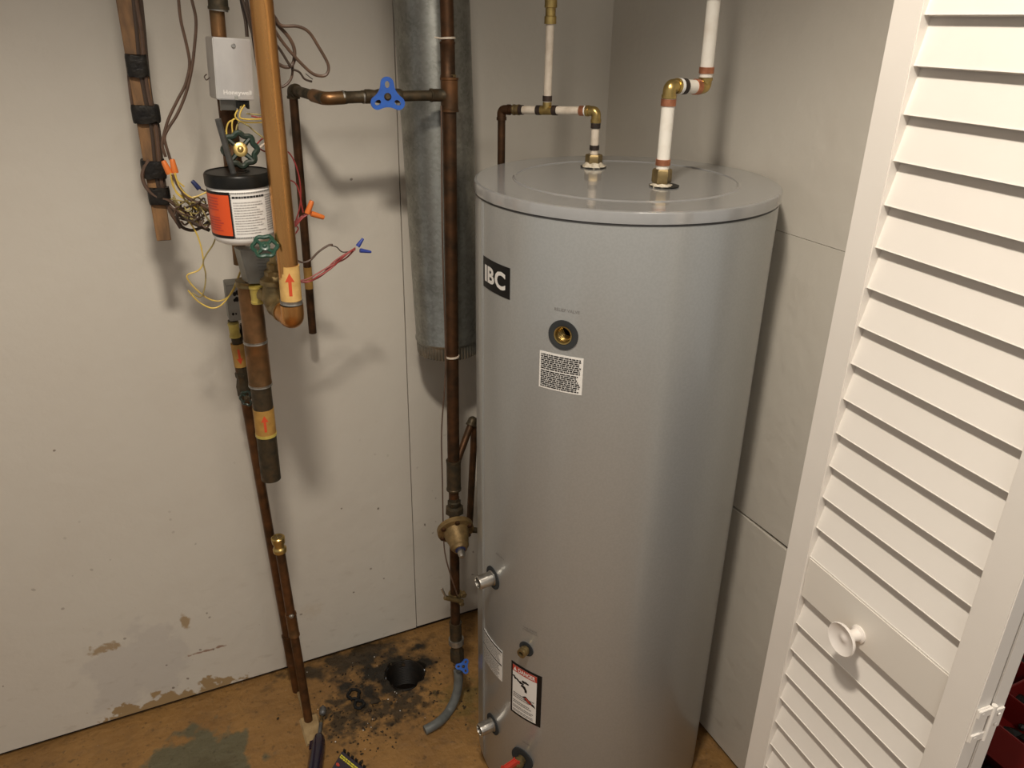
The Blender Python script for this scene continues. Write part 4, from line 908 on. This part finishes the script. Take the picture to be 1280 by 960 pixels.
wire([(232, 272), (240, 282), (247, 295), (252, 312), (254, 328), (248, 338), (234, 344), (238, 354), (250, 366), (262, 374), (276, 376), (290, 366), (299, 345), (301, 335)], dW, 'yellow', WT, .0014)
wire([(270, 296), (266, 306), (258, 318), (254, 328), (257, 342), (256, 358), (251, 371), (240, 366)], dW+.01, 'yellow_dk', WT, .0014)
wire([(235, 363), (248, 377), (264, 385), (277, 381), (290, 364), (300, 340)], dW+.012, 'yellow', WT, .0014)
# brown cable coil right of the bright pipe
dC = .36
CC = thing('cable_coil', P(365, 70, dC), 'loops of brown cable hanging behind the bright copper pipe at the top', 'cable')
wire([(336, 10), (344, 22), (352, 32), (372, 33), (386, 40), (398, 58), (410, 80), (409, 92), (401, 95), (388, 90), (366, 68), (350, 48), (338, 28)], dC, 'cable', CC, .0026)
wire([(338, 22), (350, 34), (362, 48), (368, 62), (367, 78), (360, 84), (348, 80), (338, 68)], dC-.01, 'cable', CC, .0030)
wire([(340, 50), (350, 62), (360, 78), (364, 84)], dC-.005, 'cable_dk', CC, .0022)
wire([(366, 80), (365, 95), (360, 104), (352, 109), (344, 108)], dC-.02, 'cable', CC, .0022)
wire([(364, 86), (374, 90), (380, 98), (386, 101), (390, 102)], dC-.015, 'cable_dk', CC, .0018)
wire([(382, 92), (388, 97), (391, 99)], dC-.015, 'cable_dk', CC, .0007)
wire([(300, -30), (302, 0), (307, 25), (309, 46)], .30, 'cable_dk', CC, .0030); wire([(306, -30), (309, 5), (315, 35), (320, 70), (326, 105), (331, 140)], .31, 'cable_dk', CC, .0030); wire([(296, -20), (304, 2), (312, 30), (318, 50)], .32, 'cable_dk', CC, .0024)
# red wires and nuts
dR = .30
RW = thing('red_wires', P(375, 270, dR), 'thin red wires curling behind the bright pipe up to two orange wire nuts', 'wires')
wire([(345, 196), (352, 190), (360, 190), (368, 202), (374, 222), (376, 244), (374, 262), (368, 282), (366, 296)], dR, 'red', RW)
wire([(340, 228), (356, 225), (368, 228), (374, 240), (377, 256), (379, 266)], dR+.01, 'red', RW)
for k in range(4): wire([(362+k, 280+k*2), (370, 276+2*k), (378, 270+k), (385, 266+k*.6)], dR+.004*k, 'red', RW)
wire([(364, 276), (372, 284), (372, 288), (366, 296)], dR+.01, 'red', RW)
wirenut(P(384, 267, dR+.01), P(390, 251, dR+.01), 'orange', RW, .0052, .0046); wirenut(P(389, 267, dR+.012), P(405, 272, dR+.012), 'orange', RW, .0052, .0044)
RB_ = thing('red_wire_bundle', P(410, 330, dR), 'twisted bundle of red wires sticking out right to two blue wire nuts', 'wires')
rnd = random.Random(5)
for k in range(6):
    o1 = rnd.uniform(-4, 4); o2 = rnd.uniform(-4, 4); wire([(368, 350+k*.6), (384, 352+o1*.5-k*.4), (400, 343+o1*.8, dR+.006*math.sin(k)), (416, 331+o2*.8), (432, 320-o1*.8, dR+.006*math.cos(k)), (444, 311+k*.5-1.2)], dR, 'redpink' if k % 2 else 'red', RB_, .0015)
wire([(368, 324), (378, 328), (388, 325), (398, 315), (410, 307), (416, 306)], dR, 'cable', RB_, .0020); wire([(414, 307), (421, 309), (428, 315), (440, 314)], dR, 'cable_dk', RB_, .0011)
wirenut(P(447, 308, dR), P(454, 298, dR), 'nutblue', RB_, .0042, .0026); wirenut(P(450, 313, dR), P(464, 315, dR), 'nutblue', RB_, .0042, .0026)
# ================================================================ FLOOR: DRAIN, RUBBLE, TOOLS
bm = bmesh.new(); prof = []
for k in range(15): prof += [(-.0015-k*.006, .0535), (-.0035-k*.006, .0505), (-.0055-k*.006, .0535)]
lathe(bm, DC, Z, [(t_, r_) for t_, r_ in prof], 48, cap=False); bm.faces.new([v for v in bm.verts][-48:])
obj('floor_drain', bm, 'drain', label='round black ribbed drain hole in the floor below the duct', cat='drain')
# black rubber rings
rc1 = PZ(442, 868, .005); rc2 = PZ(449, 880, .005)
RG = thing('rubber_rings', PZ(445, 873), 'two joined black rubber rings lying on the floor left of the drain', 'seal')
for c_, r_ in ((rc1, .0150), (rc2, .0115)):
    rnd = random.Random(int(r_*1e4)); ff = [1+.12*math.sin(2*a+r_*900)+.08*rnd.uniform(-1, 1) for a in range(9)]
    pts = [c_+Vector((math.cos(2*math.pi*k/27)*r_*ff[k//3], math.sin(2*math.pi*k/27)*r_*1.15*ff[(k//3+2) % 9], .001*math.sin(k))) for k in range(27)]
    obj('ring', sweep(bmesh.new(), pts, .0042, 8, closed=True), 'rubber', RG)
def crumb(bm, c, s, rnd):
    r = bmesh.ops.create_icosphere(bm, subdivisions=1, radius=s)
    k = Vector((rnd.uniform(.6, 1.5), rnd.uniform(.6, 1.3), rnd.uniform(.35, .8))); a = rnd.uniform(0, 6)
    for v in r['verts']:
        q = v.co*rnd.uniform(.75, 1.2); q = Vector((q.x*k.x, q.y*k.y, q.z*k.z)); v.co = Vector((q.x*math.cos(a)-q.y*math.sin(a), q.x*math.sin(a)+q.y*math.cos(a), q.z))+c
rnd = random.Random(21); bm = bmesh.new(); bw = bmesh.new()
for k in range(620):
    if k % 3 == 0: px, py = rnd.gauss(500, 40), rnd.gauss(868, 22)
    elif k % 3 == 1: px, py = rnd.gauss(440, 30), rnd.gauss(900, 20)
    else: px, py = rnd.gauss(480, 45), rnd.gauss(835, 16)
    c_ = PZ(px, py); 
    if (Vector((c_.x, c_.y, 0))-DC).length < .052 or c_.y > YW-.01 or (Vector((c_.x, c_.y, 0))-TC).length < .29: continue
    s = abs(rnd.gauss(.0014, .0011))+.0005; c_.z = s*.25
    crumb(bw if k % 28 == 0 else bm, c_, s if k % 28 else min(s, .0016), rnd)
dco = obj('dirt_crumbs', bm, 'dirt', label='scatter of dark dirt and grit round the floor drain', cat='dirt', kind='stuff', smooth=False)
obj('pale_chips', bw, 'sticker', dco, 'tiny pale plaster chips', kind='stuff', smooth=False)
for i, (px, py, s, lab) in enumerate(((470, 877, .013, 'dark lump of debris just in front of the drain'), (462, 889, .008, 'small dark stone leftmost in front of the drain'), (547, 866, .006, 'small dark stone between the drain and the hose'), (489, 880, .007, 'small dark stone just below the drain rim'))):
    bm = bmesh.new(); c_ = PZ(px, py); c_.z = s*.35; crumb(bm, c_, s, random.Random(i+40)); obj('debris_lump', bm, 'dirt', label=lab, cat='debris', smooth=False)
# small hand tool lying on the floor
t0_, t1_ = PZ(390, 985, .022), PZ(404, 884, .012); td = (t1_-t0_).normalized(); TL = (t1_-t0_).length
ht = thing('hand_tool', PZ(393, 960), 'glossy black-handled hand tool with grey barrel, lying in front of the rusty pipe', 'tool')
obj('handle', lathe(bmesh.new(), t0_, td, [(-.06, .017), (-.02, .0185), (.02, .0180), (TL*.40, .0175), (TL*.52, .0165), (TL*.60, .013), (TL*.63, .008)], 24, wob=lambda k, t_: 1+.05*math.cos(6*math.pi*2*k/24)), 'tool', ht)
obj('barrel', tube(lerp(t0_, t1_, .60), lerp(t0_, t1_, .80), .0048, 14), 'toolgrey', ht)
obj('tip_joint', lathe(bmesh.new(), lerp(t0_, t1_, .78), td, [(0, .005), (.006, .006), (.010, .0035), (TL*.1, .0022)], 12), 'brass_old', ht)
obj('tip', lathe(bmesh.new(), lerp(t0_, t1_, .90), td, [(0, .004), (.004, .0085), (.020, .0092), (.024, .006)], 16), 'toolgrey', ht)
obj('trigger', box(bmesh.new(), lerp(t0_, t1_, .52)-X*.016+Z*.004, td, X, Z, .018, .006, .006, .002), 'tool', ht)
# battery pack
bc = [PZ(x_, y_, .03) for x_, y_ in ((428, 937), (459, 962), (437, 1004), (405, 976))]
zt_ = .03; bm = bmesh.new(); ru = [bm.verts.new(q) for q in bc]; rl = [bm.verts.new(Vector((q.x, q.y, 0.0))) for q in bc]; loft(bm, [rl, ru])
bmesh.ops.bevel(bm, geom=bm.edges[:], offset=.003, segments=2, affect='EDGES')
BT = thing('battery_pack', Vector((sum(q.x for q in bc)/4, sum(q.y for q in bc)/4, 0)), 'black tool battery with yellow print at the bottom edge of the picture', 'battery')
obj('battery_case', bm, 'tool', BT)
eu = (bc[1]-bc[0]); ev = (bc[3]-bc[0]); c0 = bc[0]
for k in range(6): obj('rib', box(bmesh.new(), c0+eu*(.08+.16*k)-ev.normalized()*.0015+Z*(-.012), eu, ev, Z, .006, .004, .026, .001), 'black', BT)
bm = bmesh.new(); dashes(bm, .05, .95, .12, .24, 2, .7, (.07, .14), ragged=0, seed=2)
for v in bm.verts: v.co = c0+eu*v.co.x+ev*v.co.y+Z*.0008
obj('yellow_print', bm, 'yprint', BT)
bm = bmesh.new(); disc(bm, 0, 0, .006, .004)
for v in bm.verts: v.co = c0+eu*.12+ev*.42+eu.normalized()*v.co.x+ev.normalized()*v.co.y+Z*.0009
obj('red_badge', bm, 'inkred', BT)
# ================================================================ RED PARTS TRAYS beyond the door
def tray(cx, cy, z0, ang, label, seed):
    rnd = random.Random(seed); w2, d2, hh = .30, .22, .055
    ax = Vector((math.cos(ang), math.sin(ang), 0)); ay = Vector((-ax.y, ax.x, 0)); c = Vector((cx, cy, z0))
    o = thing('parts_tray', c, label, 'tray', 'red parts trays stacked beyond the door')
    obj('tray_floor', box(bmesh.new(), c+Z*.002, ax, ay, Z, w2, d2, .004), 'redtray', o)
    for s in (-1, 1):
        obj('tray_side', box(bmesh.new(), c+ay*(s*d2/2)+Z*hh/2, ax, ay, Z, w2, .004, hh, .001), 'redtray', o); obj('tray_side', box(bmesh.new(), c+ax*(s*w2/2)+Z*hh/2, ax, ay, Z, .004, d2, hh, .001), 'redtray', o)
    for k in (-1, 0, 1): obj('divider', box(bmesh.new(), c+ax*(k*w2/4)+Z*hh*.42, ax, ay, Z, .003, d2-.004, hh*.8, .0008), 'redtray', o)
    obj('divider', box(bmesh.new(), c+Z*hh*.42, ax, ay, Z, w2-.004, .003, hh*.8, .0008), 'redtray', o)
    bm = bmesh.new()
    for k in range(60): crumb(bm, c+ax*rnd.uniform(-.13, .13)+ay*rnd.uniform(-.09, .09)+Z*rnd.uniform(.008, .02), rnd.uniform(.006, .012), rnd)
    obj('loose_parts', bm, 'black', o, kind='stuff', smooth=False)
rk = thing('storage_rack', (1.08, .44, 0), 'dark rack carrying the red parts trays beyond the door', 'rack')
for x_ in (.90, 1.235):
    for y_ in (.335, .56): obj('rack_post', abox(x_-.006, x_+.006, y_-.006, y_+.006, 0, .80), 'black', rk)
for i in range(6):
    z_ = .28+i*.095
    for y_ in (.35, .545): obj('rack_runner', abox(.90, 1.235, y_-.006, y_+.006, z_-.008, z_), 'black', rk)
    tray(1.068, .448, z_, 0, ('red plastic parts tray, %s in the rack beyond the door' % ('lowest', 'second from the bottom', 'third from the bottom', 'third from the top', 'second from the top', 'topmost')[i]), i)
